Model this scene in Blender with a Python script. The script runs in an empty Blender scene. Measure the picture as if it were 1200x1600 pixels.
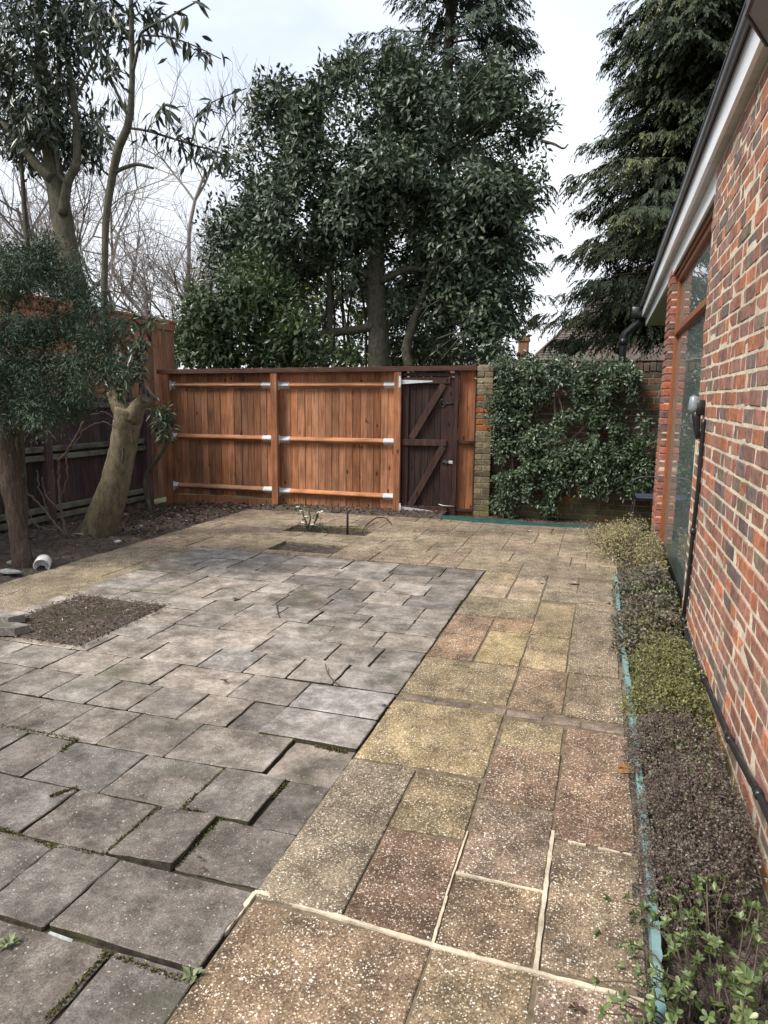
import bpy, math, random
import numpy as np
from mathutils import Vector, Matrix
random.seed(7); rng = np.random.default_rng(7)
S = bpy.context.scene
COL = S.collection
PI = math.pi

# ------------------------------------------------------------------ camera
F_PX, CAM_H = 1105.0, 1.52
YAW, PITCH, ROLL = math.radians(17.15), math.radians(9.1), math.radians(0.6)
fw = np.array([-math.sin(YAW)*math.cos(PITCH), math.cos(YAW)*math.cos(PITCH), -math.sin(PITCH)])
r0 = np.array([math.cos(YAW), math.sin(YAW), 0.0]); u0 = np.cross(r0, fw)
rt = r0*math.cos(ROLL)+u0*math.sin(ROLL); up = u0*math.cos(ROLL)-r0*math.sin(ROLL)
CP = np.array([0, 0, CAM_H])
cam = bpy.data.cameras.new('camera'); camo = bpy.data.objects.new('camera', cam); COL.objects.link(camo)
cam.sensor_fit = 'VERTICAL'; cam.sensor_height = 24; cam.lens = F_PX/1600*24
cam.clip_start = 0.05; cam.clip_end = 1000
camo.matrix_world = Matrix(((rt[0], up[0], -fw[0], 0), (rt[1], up[1], -fw[1], 0), (rt[2], up[2], -fw[2], CAM_H), (0, 0, 0, 1)))
S.camera = camo
# survey helpers: a photograph measurement turned into a point on a known plane of the place
def ray(u, v): return fw+rt*(u-600)/F_PX+up*(800-v)/F_PX
def gp(u, v, z=0.0): d = ray(u, v); return CP+d*((z-CAM_H)/d[2])
def onx(u, v, x): d = ray(u, v); return CP+d*(x/d[0])
def ony(u, v, y): d = ray(u, v); return CP+d*(y/d[1])
def proj(p):
    d = np.asarray(p, float)-CP; z = d@fw
    return 600+F_PX*(d@rt)/z, 800-F_PX*(d@up)/z, z

# ------------------------------------------------------------------ world, sun, exposure
SUN_EL, SUN_AZ = math.radians(50), math.radians(226)     # azimuth clockwise from +Y
W = bpy.data.worlds.new('World'); S.world = W; W.use_nodes = True
wn = W.node_tree; wn.nodes.clear()
def nd(nt, t, ins=None, **pr):
    n = nt.nodes.new('ShaderNode'+t)
    for k, v in pr.items(): setattr(n, k, v)
    for k, v in (ins or {}).items():
        s = n.inputs[k]
        if isinstance(v, bpy.types.NodeSocket): nt.links.new(v, s)
        else: s.default_value = v
    return n
def ramp(nt, fac, stops, interp='LINEAR'):
    n = nd(nt, 'ValToRGB', {0: fac}); cr = n.color_ramp; cr.interpolation = interp
    while len(cr.elements) < len(stops): cr.elements.new(0.5)
    for e, (p, c) in zip(cr.elements, stops):
        e.position = p; e.color = (c[0], c[1], c[2], 1) if not np.isscalar(c) else (c, c, c, 1)
    return n.outputs[0]
def mix(nt, f, a, b, bl='MIX'):
    n = nt.nodes.new('ShaderNodeMix'); n.data_type = 'RGBA'; n.blend_type = bl
    for i, v in ((0, f), (6, a), (7, b)):
        s = n.inputs[i]
        if isinstance(v, bpy.types.NodeSocket): nt.links.new(v, s)
        else: s.default_value = v if i == 0 else (v[0], v[1], v[2], 1)
    return n.outputs[2]
def math_(nt, op, a, b=0.0, clamp=False):
    n = nt.nodes.new('ShaderNodeMath'); n.operation = op; n.use_clamp = clamp
    for i, v in ((0, a), (1, b)):
        if isinstance(v, bpy.types.NodeSocket): nt.links.new(v, n.inputs[i])
        else: n.inputs[i].default_value = v
    return n.outputs[0]
sky = nd(wn, 'TexSky', sky_type='NISHITA', sun_disc=False, sun_elevation=SUN_EL, sun_rotation=SUN_AZ,
         air_density=1.0, dust_density=2.0, ozone_density=1.5)
tc = nd(wn, 'TexCoord')
mp = nd(wn, 'Mapping', {'Vector': tc.outputs['Generated'], 'Scale': (1.0, 1.0, 2.2)})
cn = nd(wn, 'TexNoise', {'Vector': mp.outputs[0], 'Scale': 1.7, 'Detail': 6.0, 'Roughness': 0.55})
cloud = ramp(wn, cn.outputs[0], [(0.30, (6.2, 7.1, 8.9)), (0.52, (7.3, 8.1, 9.5)), (0.70, (9.2, 9.6, 10.1))])
sep = nd(wn, 'SeparateXYZ', {0: tc.outputs['Generated']})
lowsky = ramp(wn, sep.outputs[2], [(0.0, (1.0, 1, 1)), (0.42, (0, 0, 0))])
cloud2 = mix(wn, lowsky, cloud, (9.9, 10.0, 10.2))
veil = ramp(wn, cn.outputs[0], [(0.28, 0.74), (0.55, 0.96)])
skyc = mix(wn, veil, sky.outputs[0], cloud2)
bg = nd(wn, 'Background', {'Color': skyc, 'Strength': 0.0585})
wo = nd(wn, 'OutputWorld', {'Surface': bg.outputs[0]})
sun = bpy.data.lights.new('sun', 'SUN'); so = bpy.data.objects.new('sun', sun); COL.objects.link(so)
sun.energy = 2.6; sun.angle = math.radians(20); sun.color = (1.0, 0.95, 0.87)
sd = Vector((math.sin(SUN_AZ)*math.cos(SUN_EL), math.cos(SUN_AZ)*math.cos(SUN_EL), math.sin(SUN_EL)))
so.rotation_euler = sd.to_track_quat('Z', 'Y').to_euler(); so.location = (-10, -10, 30)
vs = S.view_settings; vs.view_transform = 'Standard'; vs.look = 'None'; vs.gamma = 1; vs.exposure = 1.10
try: vs.use_curve_mapping = False
except Exception: pass
S.cycles.max_bounces = 6; S.cycles.diffuse_bounces = 3; S.cycles.glossy_bounces = 3; S.cycles.transmission_bounces = 4
S.cycles.transparent_max_bounces = 4; S.cycles.use_denoising = True

# ------------------------------------------------------------------ object helpers
def wl(o):
    p = np.zeros(3)
    while o is not None: p = p+np.array(o.location); o = o.parent
    return p
def tag(o, label=None, cat=None, group=None, kind=None):
    if label: o['label'] = label
    if cat: o['category'] = cat
    if group: o['group'] = group
    if kind: o['kind'] = kind
    return o
def thing(name, label, cat, loc=(0, 0, 0), group=None, kind=None):
    o = bpy.data.objects.new(name, None); COL.objects.link(o); o.location = loc; o.empty_display_size = 0.1
    return tag(o, label, cat, group, kind)
def link(name, me, parent=None, loc=None):
    o = bpy.data.objects.new(name, me); COL.objects.link(o)
    if loc is not None: o.location = np.asarray(loc)-(wl(parent) if parent else 0)
    if parent is not None: o.parent = parent
    return o
def fastmesh(name, V, Fl, k, mat, smooth=False, rnd=None, col=None):
    """V (n,3), Fl (m,k) constant polygon size"""
    me = bpy.data.meshes.new(name); V = np.ascontiguousarray(V, np.float32); Fl = np.ascontiguousarray(Fl, np.int32)
    n, m = len(V), len(Fl)
    me.vertices.add(n); me.vertices.foreach_set('co', V.ravel())
    me.loops.add(m*k); me.loops.foreach_set('vertex_index', Fl.ravel())
    me.polygons.add(m); me.polygons.foreach_set('loop_start', np.arange(m, dtype=np.int32)*k)
    try: me.polygons.foreach_set('loop_total', np.full(m, k, np.int32))
    except Exception: pass
    me.polygons.foreach_set('use_smooth', np.full(m, smooth, bool))
    if rnd is not None:
        a = me.attributes.new('rnd', 'FLOAT', 'FACE'); a.data.foreach_set('value', np.ascontiguousarray(rnd, np.float32))
    if col is not None:
        a = me.attributes.new('col', 'FLOAT_COLOR', 'FACE'); a.data.foreach_set('color', np.ascontiguousarray(col, np.float32).ravel())
    me.update(calc_edges=True); me.validate()
    if mat: me.materials.append(mat)
    return me
CB_V = [(a, sx, sy, sz) for a in range(3) for sx in (-1, 1) for sy in (-1, 1) for sz in (-1, 1)]
CB_I = {v: i for i, v in enumerate(CB_V)}
def _cbf():
    Fs = []
    for a in range(3):
        b, c = (a+1) % 3, (a+2) % 3
        for s in (-1, 1):
            q = []
            for sb, sc in ((-1, -1), (1, -1), (1, 1), (-1, 1)):
                t = [0, 0, 0]; t[a], t[b], t[c] = s, sb, sc; q.append(CB_I[(a, *t)])
            Fs.append(q if s > 0 else q[::-1])
    for a, b in ((0, 1), (1, 2), (0, 2)):
        c = 3-a-b
        for sa in (-1, 1):
            for sb in (-1, 1):
                def ix(f, sc):
                    t = [0, 0, 0]; t[a], t[b], t[c] = sa, sb, sc; return CB_I[(f, *t)]
                Fs.append([ix(a, -1), ix(a, 1), ix(b, 1), ix(b, -1)])
    for sx in (-1, 1):
        for sy in (-1, 1):
            for sz in (-1, 1): Fs.append([CB_I[(a, sx, sy, sz)] for a in range(3)])
    P = np.array([[s*(1.0 if i == a else 0.8) for i, s in enumerate(t)] for a, *t in CB_V])
    out = []
    for f in Fs:
        p = P[f]; nrm = np.cross(p[1]-p[0], p[2]-p[0])
        out.append(f if nrm@p.mean(0) > 0 else f[::-1])
    return out
CB_F = _cbf()
def cbv(h, ch):
    return np.array([[s*(h[i] if i == a else h[i]-ch) for i, s in enumerate(t)] for a, *t in CB_V])
class M:
    def __init__(s): s.V = []; s.F = []; s.C = []; s.c = None
    def add(s, V, Fs):
        o = len(s.V); s.V += [tuple(map(float, p)) for p in V]; s.F += [[i+o for i in f] for f in Fs]
        if s.c is not None: s.C += [s.c]*len(Fs)
        return s
    def box(s, x0, x1, y0, y1, z0, z1, ch=0.003, R=None, about=None, jit=0):
        c = np.array([(x0+x1)/2, (y0+y1)/2, (z0+z1)/2]); h = np.array([abs(x1-x0)/2, abs(y1-y0)/2, abs(z1-z0)/2])
        ch = min(ch, h.min()*0.6); v = cbv(h, ch)
        if jit: v = v+rng.normal(0, jit, v.shape)
        if R is not None: v = v@np.array(R).T
        return s.add(v+c, CB_F)
    def bar(s, p, q, w, t, nrm, ch=0.003):
        """a board from p to q, w wide across, t thick along nrm"""
        p, q = np.array(p, float), np.array(q, float); d = q-p; L = np.linalg.norm(d); d = d/L
        n = np.array(nrm, float); n = n-d*(n@d); n /= np.linalg.norm(n); b = np.cross(n, d)
        v = cbv(np.array([L/2, w/2, t/2]), min(ch, w*.3, t*.3))
        return s.add(v@np.array([d, b, n])+(p+q)/2, CB_F)
    def tube(s, pts, rad, n=8, cap=True, wob=0.0):
        pts = [np.array(p, float) for p in pts]; m = len(pts)
        if np.isscalar(rad): rad = [rad]*m
        V = []; prev = None
        for i, p in enumerate(pts):
            t = pts[min(i+1, m-1)]-pts[max(i-1, 0)]; t = t/(np.linalg.norm(t)+1e-9)
            if prev is None:
                a = np.array([1, 0, 0]) if abs(t[0]) < .8 else np.array([0, 1, 0]); a = a-t*(a@t)
            else: a = prev-t*(prev@t)
            a /= np.linalg.norm(a)+1e-9; prev = a; b = np.cross(t, a)
            for k in range(n):
                an = 2*PI*k/n; r = rad[i]*(1+(rng.uniform(-wob, wob) if wob else 0))
                V.append(p+(a*math.cos(an)+b*math.sin(an))*r)
        Fs = [[i*n+k, i*n+(k+1) % n, (i+1)*n+(k+1) % n, (i+1)*n+k] for i in range(m-1) for k in range(n)]
        if cap: Fs += [list(range(n))[::-1], [(m-1)*n+k for k in range(n)]]
        return s.add(V, Fs)
    def lathe(s, c, prof, n=16):
        V = [(c[0]+r*math.cos(2*PI*k/n), c[1]+r*math.sin(2*PI*k/n), c[2]+z) for r, z in prof for k in range(n)]
        m = len(prof)
        return s.add(V, [[i*n+k, i*n+(k+1) % n, (i+1)*n+(k+1) % n, (i+1)*n+k] for i in range(m-1) for k in range(n)])
    def prism(s, poly, off):
        """polygon (list of 3d points) extruded by vector off"""
        n = len(poly); off = np.array(off, float); V = [np.array(p, float) for p in poly]+[np.array(p, float)+off for p in poly]
        return s.add(V, [list(range(n))[::-1], [n+i for i in range(n)]]+[[i, (i+1) % n, n+(i+1) % n, n+i] for i in range(n)])
    def build(s, name, mat, parent=None, smooth=False, color=None, kind=None, world_off=True):
        me = bpy.data.meshes.new(name); V = np.array(s.V)
        if parent is not None and world_off: V = V-wl(parent)
        me.from_pydata(V.tolist(), [], s.F); me.validate()
        if s.C:
            a = me.attributes.new('col', 'FLOAT_COLOR', 'FACE')
            a.data.foreach_set('color', np.array([(*c, 1) for c in s.C], np.float32).ravel())
        if smooth: me.polygons.foreach_set('use_smooth', np.ones(len(me.polygons), bool))
        me.update()
        if mat: me.materials.append(mat)
        o = link(name, me); o.parent = parent
        if color is not None: o.color = (*color, 1)
        if kind: o['kind'] = kind
        return o
def spline(pts, n=6):
    P = np.array(pts, float); P = np.vstack([2*P[0]-P[1], P, 2*P[-1]-P[-2]]); out = []
    for i in range(1, len(P)-2):
        for k in range(n):
            t = k/n
            out.append(.5*((2*P[i])+(-P[i-1]+P[i+1])*t+(2*P[i-1]-5*P[i]+4*P[i+1]-P[i+2])*t*t+(-P[i-1]+3*P[i]-3*P[i+1]+P[i+2])*t**3))
    out.append(P[-2]); return np.array(out)
def vnoise(x, y, sc, seed=0):
    x = np.asarray(x)*sc; y = np.asarray(y)*sc
    def h(i, j): return np.modf(np.abs(np.sin(i*127.1+j*311.7+seed*74.7)*43758.5453))[0]
    i, j = np.floor(x), np.floor(y); fx, fy = x-i, y-j; fx = fx*fx*(3-2*fx); fy = fy*fy*(3-2*fy)
    return (h(i, j)*(1-fx)+h(i+1, j)*fx)*(1-fy)+(h(i, j+1)*(1-fx)+h(i+1, j+1)*fx)*fy
def fbm(x, y, sc, seed=0): return sum(vnoise(x, y, sc*2**k, seed+k)/2**k for k in range(4))/1.875

# ------------------------------------------------------------------ materials
MATS = {}
def newmat(name, rough=0.8, spec=0.3):
    m = bpy.data.materials.new(name); m.use_nodes = True; nt = m.node_tree; b = nt.nodes['Principled BSDF']
    b.inputs['Roughness'].default_value = rough; b.inputs['Specular IOR Level'].default_value = spec
    MATS[name] = m
    return m, nt, b
def setc(nt, b, c, bump=None, strength=0.3, dist=0.01):
    if isinstance(c, bpy.types.NodeSocket): nt.links.new(c, b.inputs['Base Color'])
    else: b.inputs['Base Color'].default_value = (*c, 1)
    if bump is not None:
        bn = nd(nt, 'Bump', {'Height': bump, 'Strength': strength, 'Distance': dist}); nt.links.new(bn.outputs[0], b.inputs['Normal'])
def noise(nt, vec, sc, det=4.0, ro=0.55): return nd(nt, 'TexNoise', {'Vector': vec, 'Scale': sc, 'Detail': det, 'Roughness': ro}).outputs[0]
def posn(nt): return nd(nt, 'NewGeometry').outputs['Position']
def vor(nt, vec, sc, feat='F1', rnd=1.0): return nd(nt, 'TexVoronoi', {'Vector': vec, 'Scale': sc, 'Randomness': rnd}, feature=feat)
def scl(nt, vec, s): return nd(nt, 'Mapping', {'Vector': vec, 'Scale': s}).outputs[0]

def slab_tan():
    m, nt, b = newmat('exposed aggregate slab', 0.85, 0.25); p = posn(nt); oi = nd(nt, 'ObjectInfo')
    base = mix(nt, 1.0, oi.outputs['Color'], ramp(nt, noise(nt, p, 9), [(0.3, 0.5), (0.7, 1.3)]), 'MULTIPLY')
    grit = vor(nt, p, 210); base = mix(nt, 0.75, base, ramp(nt, grit.outputs['Color'], [(0.1, 0.3), (0.9, 1.8)]), 'MULTIPLY')
    c1 = vor(nt, p, 78); s1 = nd(nt, 'SeparateColor', {0: c1.outputs['Color']})
    jig = math_(nt, 'ADD', c1.outputs['Distance'], math_(nt, 'MULTIPLY', noise(nt, p, 260, 2), 0.35))
    m1 = math_(nt, 'MULTIPLY', ramp(nt, jig, [(0.40, 1), (0.52, 0)]), ramp(nt, s1.outputs[0], [(0.50, 0), (0.53, 1)]))
    chip = ramp(nt, s1.outputs[1], [(0.0, (.30, .20, .12)), (0.3, (.56, .44, .28)), (0.6, (.72, .62, .44)), (0.9, (.84, .79, .68))])
    wear = ramp(nt, noise(nt, p, 4.5), [(0.32, 0.5), (0.55, 1.0)])
    col = mix(nt, math_(nt, 'MULTIPLY', m1, wear), base, chip)
    c2 = vor(nt, p, 165); s2 = nd(nt, 'SeparateColor', {0: c2.outputs['Color']})
    m2 = math_(nt, 'MULTIPLY', ramp(nt, c2.outputs['Distance'], [(0.34, 1), (0.5, 0)]), ramp(nt, s2.outputs[0], [(0.68, 0), (0.7, 1)]))
    col = mix(nt, math_(nt, 'MULTIPLY', m2, 0.9), col, chip)
    st = ramp(nt, noise(nt, p, 2.3, 5, .65), [(0.38, 0.60), (0.60, 1.05)]); col = mix(nt, 0.8, col, st, 'MULTIPLY')
    st2 = ramp(nt, noise(nt, p, .9, 6, .7), [(0.36, 0.66), (0.60, 1.08)]); col = mix(nt, .85, col, st2, 'MULTIPLY')
    li = ramp(nt, noise(nt, scl(nt, p, (1, 1, 1)), 1.3, 4), [(0.55, 0), (0.72, 0.3)])
    col = mix(nt, li, col, (.35, .285, .165))
    setc(nt, b, col, math_(nt, 'ADD', m1, math_(nt, 'MULTIPLY', noise(nt, p, 180, 3), .8)), 0.6, 0.003)
slab_tan()
def slab_grey():
    m, nt, b = newmat('weathered grey concrete slab', 0.9, 0.2); p = posn(nt); oi = nd(nt, 'ObjectInfo')
    base = ramp(nt, noise(nt, p, 7, 6, .65), [(0.32, (.140, .122, .106)), (0.5, (.268, .238, .212)), (0.68, (.41, .370, .333))])
    base = mix(nt, 1.0, base, oi.outputs['Color'], 'MULTIPLY')
    g = noise(nt, p, 190, 3, .7); base = mix(nt, 0.8, base, ramp(nt, g, [(0.3, .38), (0.7, 1.6)]), 'MULTIPLY')
    base = mix(nt, .7, base, ramp(nt, noise(nt, p, 38, 5, .7), [(0.3, .6), (0.7, 1.35)]), 'MULTIPLY')
    st = ramp(nt, noise(nt, p, 2.1, 6, .72), [(0.33, .42), (0.52, 1.0), (.75, 1.2)]); base = mix(nt, 0.9, base, st, 'MULTIPLY')
    gr = ramp(nt, noise(nt, scl(nt, p, (1, 1.6, 1)), 1.7, 5), [(0.56, 0), (0.72, .75)]); base = mix(nt, gr, base, (.085, .088, .055))
    br = ramp(nt, noise(nt, p, 5.2, 6, .75), [(0.55, 0), (0.72, .55)]); base = mix(nt, br, base, (.13, .105, .082))
    wh = ramp(nt, noise(nt, p, 3.4, 6, .75), [(0.60, 0), (0.78, .45)]); base = mix(nt, wh, base, (.48, .46, .43))
    c1 = vor(nt, nd(nt, 'VectorMath', {0: p, 1: scl(nt, nd(nt, 'TexNoise', {'Vector': p, 'Scale': 70.0}).outputs['Color'], (.018, .018, .018))}, operation='ADD').outputs[0], 85); s1 = nd(nt, 'SeparateColor', {0: c1.outputs['Color']})
    jg = math_(nt, 'ADD', c1.outputs['Distance'], math_(nt, 'MULTIPLY', noise(nt, p, 140, 2), .5))
    m1 = math_(nt, 'MULTIPLY', ramp(nt, jg, [(0.40, 1), (0.52, 0)]), ramp(nt, s1.outputs[0], [(0.70, 0), (0.86, .95)]))
    base = mix(nt, m1, base, ramp(nt, s1.outputs[1], [(0, (.30, .26, .225)), (.7, (.46, .41, .355)), (1, (.62, .565, .49))]))
    setc(nt, b, base, math_(nt, 'ADD', g, noise(nt, p, 45, 4)), 0.5, 0.004)
slab_grey()
def brickmat(name, attr, alg=0.0, dark=1.0):
    m, nt, b = newmat(name, 0.88, 0.2); p = posn(nt)
    c = nd(nt, 'Attribute', attribute_name='col').outputs['Color'] if attr else nd(nt, 'ObjectInfo').outputs['Color']
    n1 = noise(nt, p, 26, 5, .65); c = mix(nt, 1.0, c, ramp(nt, n1, [(0.28, .45*dark), (0.5, 1.0*dark), (.75, 1.35*dark)]), 'MULTIPLY')
    g = noise(nt, p, 170, 3, .7); c = mix(nt, .6, c, ramp(nt, g, [(0.3, .6), (0.7, 1.4)]), 'MULTIPLY')
    dirt = ramp(nt, noise(nt, scl(nt, p, (2.2, 2.2, .8)), 1.6, 5, .65), [(.34, .66), (.58, 1.08)]); c = mix(nt, .8, c, dirt, 'MULTIPLY')
    bloom = ramp(nt, noise(nt, p, 11, 5, .7), [(0.58, 0), (0.84, .40)]); c = mix(nt, bloom, c, (.40, .30, .24))
    if alg:
        sp = nd(nt, 'SeparateXYZ', {0: p})
        hz = math_(nt, 'ADD', math_(nt, 'MULTIPLY', sp.outputs[2], -1.0/alg), math_(nt, 'MULTIPLY', noise(nt, p, 6), 1.6))
        c = mix(nt, ramp(nt, hz, [(0.25, 0), (0.75, .72)]), c, (.16, .155, .05))
    setc(nt, b, c, math_(nt, 'ADD', n1, math_(nt, 'MULTIPLY', g, .5)), 0.55, 0.006)
brickmat('house brick', False, 0.22); brickmat('house brick far', True, 0.22)
brickmat('garden brick', False, 0.55, .8); brickmat('garden brick far', True, 0.55, .8)
def simple(name, c1, c2, sc=20, rough=.8, bump=.3, spec=.3, metal=0, stretch=None, dist=.005, tint=False):
    m, nt, b = newmat(name, rough, spec); p = posn(nt)
    if stretch: p = scl(nt, p, stretch)
    n1 = noise(nt, p, sc, 5, .6); c = ramp(nt, n1, [(0.3, c1), (0.7, c2)])
    if 'mortar' in name: c = mix(nt, .9, c, ramp(nt, noise(nt, posn(nt), 4.5, 5, .7), [(.32, .58), (.6, 1.05)]), 'MULTIPLY')
    if 'bark' in name:
        n2 = noise(nt, p, sc*6, 5, .7); c = mix(nt, .85, c, ramp(nt, n2, [(.3, .45), (.55, 1.05), (.75, 1.5)]), 'MULTIPLY')
        sp_ = ramp(nt, noise(nt, posn(nt), 7, 4, .7), [(.55, 0), (.72, .6)]); c = mix(nt, sp_, c, (.20, .20, .155)); n1 = math_(nt, 'ADD', n1, math_(nt, 'MULTIPLY', n2, .7))
    if tint: c = mix(nt, 1.0, c, nd(nt, 'ObjectInfo').outputs['Color'], 'MULTIPLY')
    b.inputs['Metallic'].default_value = metal
    setc(nt, b, c, n1, bump, dist); return m
simple('cream mortar', (.50, .435, .325), (.70, .625, .49), 60, .95, .6)
simple('pale path mortar', (.46, .38, .27), (.70, .61, .47), 50, .95, .7)
simple('old grey mortar', (.17, .15, .11), (.33, .30, .22), 40, .95, .6)
simple('moss', (.04, .043, .014), (.13, .12, .035), 90, .95, .9)
simple('galvanised steel', (.52, .54, .56), (.74, .76, .78), 30, .45, .1, .5, .35)
simple('gutter plastic', (.085, .09, .098), (.125, .13, .14), 12, .28, .05, .5)
simple('black plastic', (.010, .011, .013), (.02, .021, .024), 20, .35, .05, .5)
simple('grey plastic', (.16, .18, .20), (.24, .27, .30), 20, .3, .05, .5)
simple('teal plastic', (.125, .225, .22), (.215, .335, .325), 14, .55, .25, .4)
simple('dark green plastic', (.02, .075, .07), (.045, .14, .125), 14, .5, .2, .4)
simple('black iron', (.012, .012, .013), (.03, .028, .026), 60, .5, .3, .5)
simple('chair seat', (.03, .04, .06), (.06, .075, .10), 60, .6, .2)
simple('white crockery', (.55, .55, .54), (.75, .74, .72), 20, .3, .1, .5)
simple('slate shard', (.20, .22, .22), (.42, .43, .42), 30, .7, .3)
simple('brown timber frame', (.17, .055, .022), (.30, .105, .042), 24, .42, .12, .5, 0, (8, 1, 1))
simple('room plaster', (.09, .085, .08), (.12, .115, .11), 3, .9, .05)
simple('soffit paint', (.42, .41, .39), (.55, .54, .52), 9, .6, .1)
simple('grey canopy', (.24, .26, .30), (.32, .345, .39), 7, .6, .1)
simple('rendered wall', (.42, .30, .25), (.52, .38, .32), 4, .9, .2)
simple('joint sand', (.075, .058, .038), (.21, .165, .112), 26, .95, .7)
simple('roof tile', (.080, .066, .058), (.17, .14, .125), 6, .9, .5, tint=True)
simple('pale bark', (.10, .085, .05), (.235, .20, .13), 9, .85, .8, .2, 0, (2.2, 2.2, .8), .02)
simple('green bark', (.055, .052, .034), (.13, .12, .085), 12, .85, .8, .2, 0, (2, 2, .7), .02)
simple('yew bark', (.065, .045, .036), (.17, .12, .095), 16, .9, .9, .2, 0, (3, 3, .5), .03)
simple('twig', (.05, .036, .028), (.13, .095, .07), 40, .85, .3)
simple('bare twig', (.17, .145, .13), (.27, .235, .215), 20, .9, .2)
simple('heather twig', (.07, .05, .042), (.16, .12, .10), 60, .85, .3)
def fasciam():
    m, nt, b = newmat('white gloss fascia', .22, .5); p = posn(nt)
    pl = ramp(nt, noise(nt, p, 24, 6, .75), [(0.60, 0), (0.66, .85)])
    zone = ramp(nt, noise(nt, p, .9, 2), [(0.42, 0), (0.62, 1)])
    f = math_(nt, 'MULTIPLY', pl, zone)
    c = mix(nt, f, ramp(nt, noise(nt, p, 6), [(0.3, (.80, .82, .85)), (.7, (.88, .89, .91))]), (.33, .33, .32))
    nt.links.new(ramp(nt, f, [(0, .22), (1, .7)]), b.inputs['Roughness']); setc(nt, b, c, f, .5, .004)
fasciam()
def soilm():
    m, nt, b = newmat('dark soil', .95, .1); p = posn(nt)
    n1 = noise(nt, p, 14, 7, .7); g = vor(nt, p, 120)
    c = ramp(nt, n1, [(.3, (.052, .041, .035)), (.55, (.115, .094, .080)), (.75, (.19, .16, .138))])
    c = mix(nt, .8, c, ramp(nt, g.outputs['Color'], [(.1, .5), (.9, 1.7)]), 'MULTIPLY')
    mo = ramp(nt, noise(nt, p, 1.6, 5), [(.56, 0), (.68, .7)]); c = mix(nt, mo, c, (.05, .055, .018))
    setc(nt, b, c, math_(nt, 'ADD', n1, math_(nt, 'MULTIPLY', g.outputs['Distance'], .6)), .9, .02)
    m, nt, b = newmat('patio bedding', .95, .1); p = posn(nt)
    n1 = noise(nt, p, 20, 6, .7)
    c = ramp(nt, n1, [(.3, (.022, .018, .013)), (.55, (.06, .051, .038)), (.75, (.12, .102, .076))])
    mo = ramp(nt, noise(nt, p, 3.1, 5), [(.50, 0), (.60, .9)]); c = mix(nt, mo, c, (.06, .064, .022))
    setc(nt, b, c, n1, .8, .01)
    m, nt, b = newmat('meadow ground', .95, .1); p = posn(nt)
    c = ramp(nt, noise(nt, p, 3, 6, .7), [(.3, (.03, .035, .015)), (.6, (.06, .065, .028)), (.8, (.075, .06, .04))]); setc(nt, b, c)
soilm()
def wood(name, c1, c2, c3, axis, knots=True, rough=.75, alg=None):
    m, nt, b = newmat(name, rough, .25); oi = nd(nt, 'ObjectInfo'); p = posn(nt)
    off = nd(nt, 'VectorMath', {0: p, 1: nd(nt, 'CombineXYZ', {0: math_(nt, 'MULTIPLY', oi.outputs['Random'], 37.0), 1: math_(nt, 'MULTIPLY', oi.outputs['Random'], 11.0), 2: math_(nt, 'MULTIPLY', oi.outputs['Random'], 23.0)}).outputs[0]}, operation='ADD').outputs[0]
    sc = {'Z': (22, 22, 1.3), 'X': (1.3, 22, 22), 'Y': (22, 1.3, 22)}[axis]
    v = scl(nt, off, sc); n1 = noise(nt, v, 2.2, 6, .65)
    c = ramp(nt, n1, [(.28, c1), (.5, c2), (.74, c3)])
    big = noise(nt, off, 2.5, 3); c = mix(nt, .8, c, ramp(nt, big, [(.3, .62), (.7, 1.3)]), 'MULTIPLY')
    if knots:
        k = vor(nt, scl(nt, off, tuple(9 if s > 5 else 4.2 for s in sc)), 1.0)
        kn = nd(nt, 'SeparateColor', {0: k.outputs['Color']})
        kd = math_(nt, 'ADD', k.outputs['Distance'], math_(nt, 'MULTIPLY', noise(nt, off, 60, 2), .06))
        km = math_(nt, 'MULTIPLY', ramp(nt, kd, [(.12, 1), (.21, 0)]), ramp(nt, kn.outputs[0], [(.42, 0), (.45, .9)]))
        c = mix(nt, km, c, tuple(x*.28 for x in c1))
    c = mix(nt, 1.0, c, oi.outputs['Color'], 'MULTIPLY')
    if alg:
        c = mix(nt, ramp(nt, noise(nt, p, 7, 5), [(.42, 0), (.62, alg)]), c, (.17, .18, .135))
    setc(nt, b, c, n1, .35, .004)
wood('fence board timber', (0.137, 0.057, 0.028), (0.274, 0.121, 0.062), (0.412, 0.201, 0.107), 'Z')
wood('fence rail timber', (0.178, 0.078, 0.038), (0.343, 0.163, 0.084), (0.496, 0.260, 0.141), 'X', False)
wood('fence cap timber', (0.039, 0.017, 0.012), (0.072, 0.033, 0.023), (0.111, 0.055, 0.039), 'X', False)
wood('dark gate timber', (0.021, 0.012, 0.009), (0.037, 0.021, 0.018), (0.066, 0.040, 0.034), 'Z')
wood('dark fence timber', (0.033, 0.021, 0.021), (0.060, 0.039, 0.039), (0.098, 0.067, 0.064), 'Z', False)
wood('dark rail timber', (0.046, 0.036, 0.031), (0.091, 0.078, 0.065), (0.143, 0.124, 0.104), 'Y', False, .9, .8)
wood('neighbour timber', (0.192, 0.087, 0.049), (0.343, 0.163, 0.095), (0.470, 0.245, 0.153), 'Z')
def leafm(name, stops, rough=.45, spec=.4, trans=.12):
    m, nt, b = newmat(name, rough, spec)
    a = nd(nt, 'Attribute', attribute_name='rnd').outputs['Fac']
    c = ramp(nt, a, stops); nt.links.new(c, b.inputs['Base Color'])
    if trans:
        t = nd(nt, 'BsdfTranslucent', {'Color': mix(nt, .5, c, (.10, .13, .03))})
        ms = nd(nt, 'MixShader', {0: trans, 1: b.outputs[0], 2: t.outputs[0]})
        nt.links.new(ms.outputs[0], nt.nodes['Material Output'].inputs[0])
    return m
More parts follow.
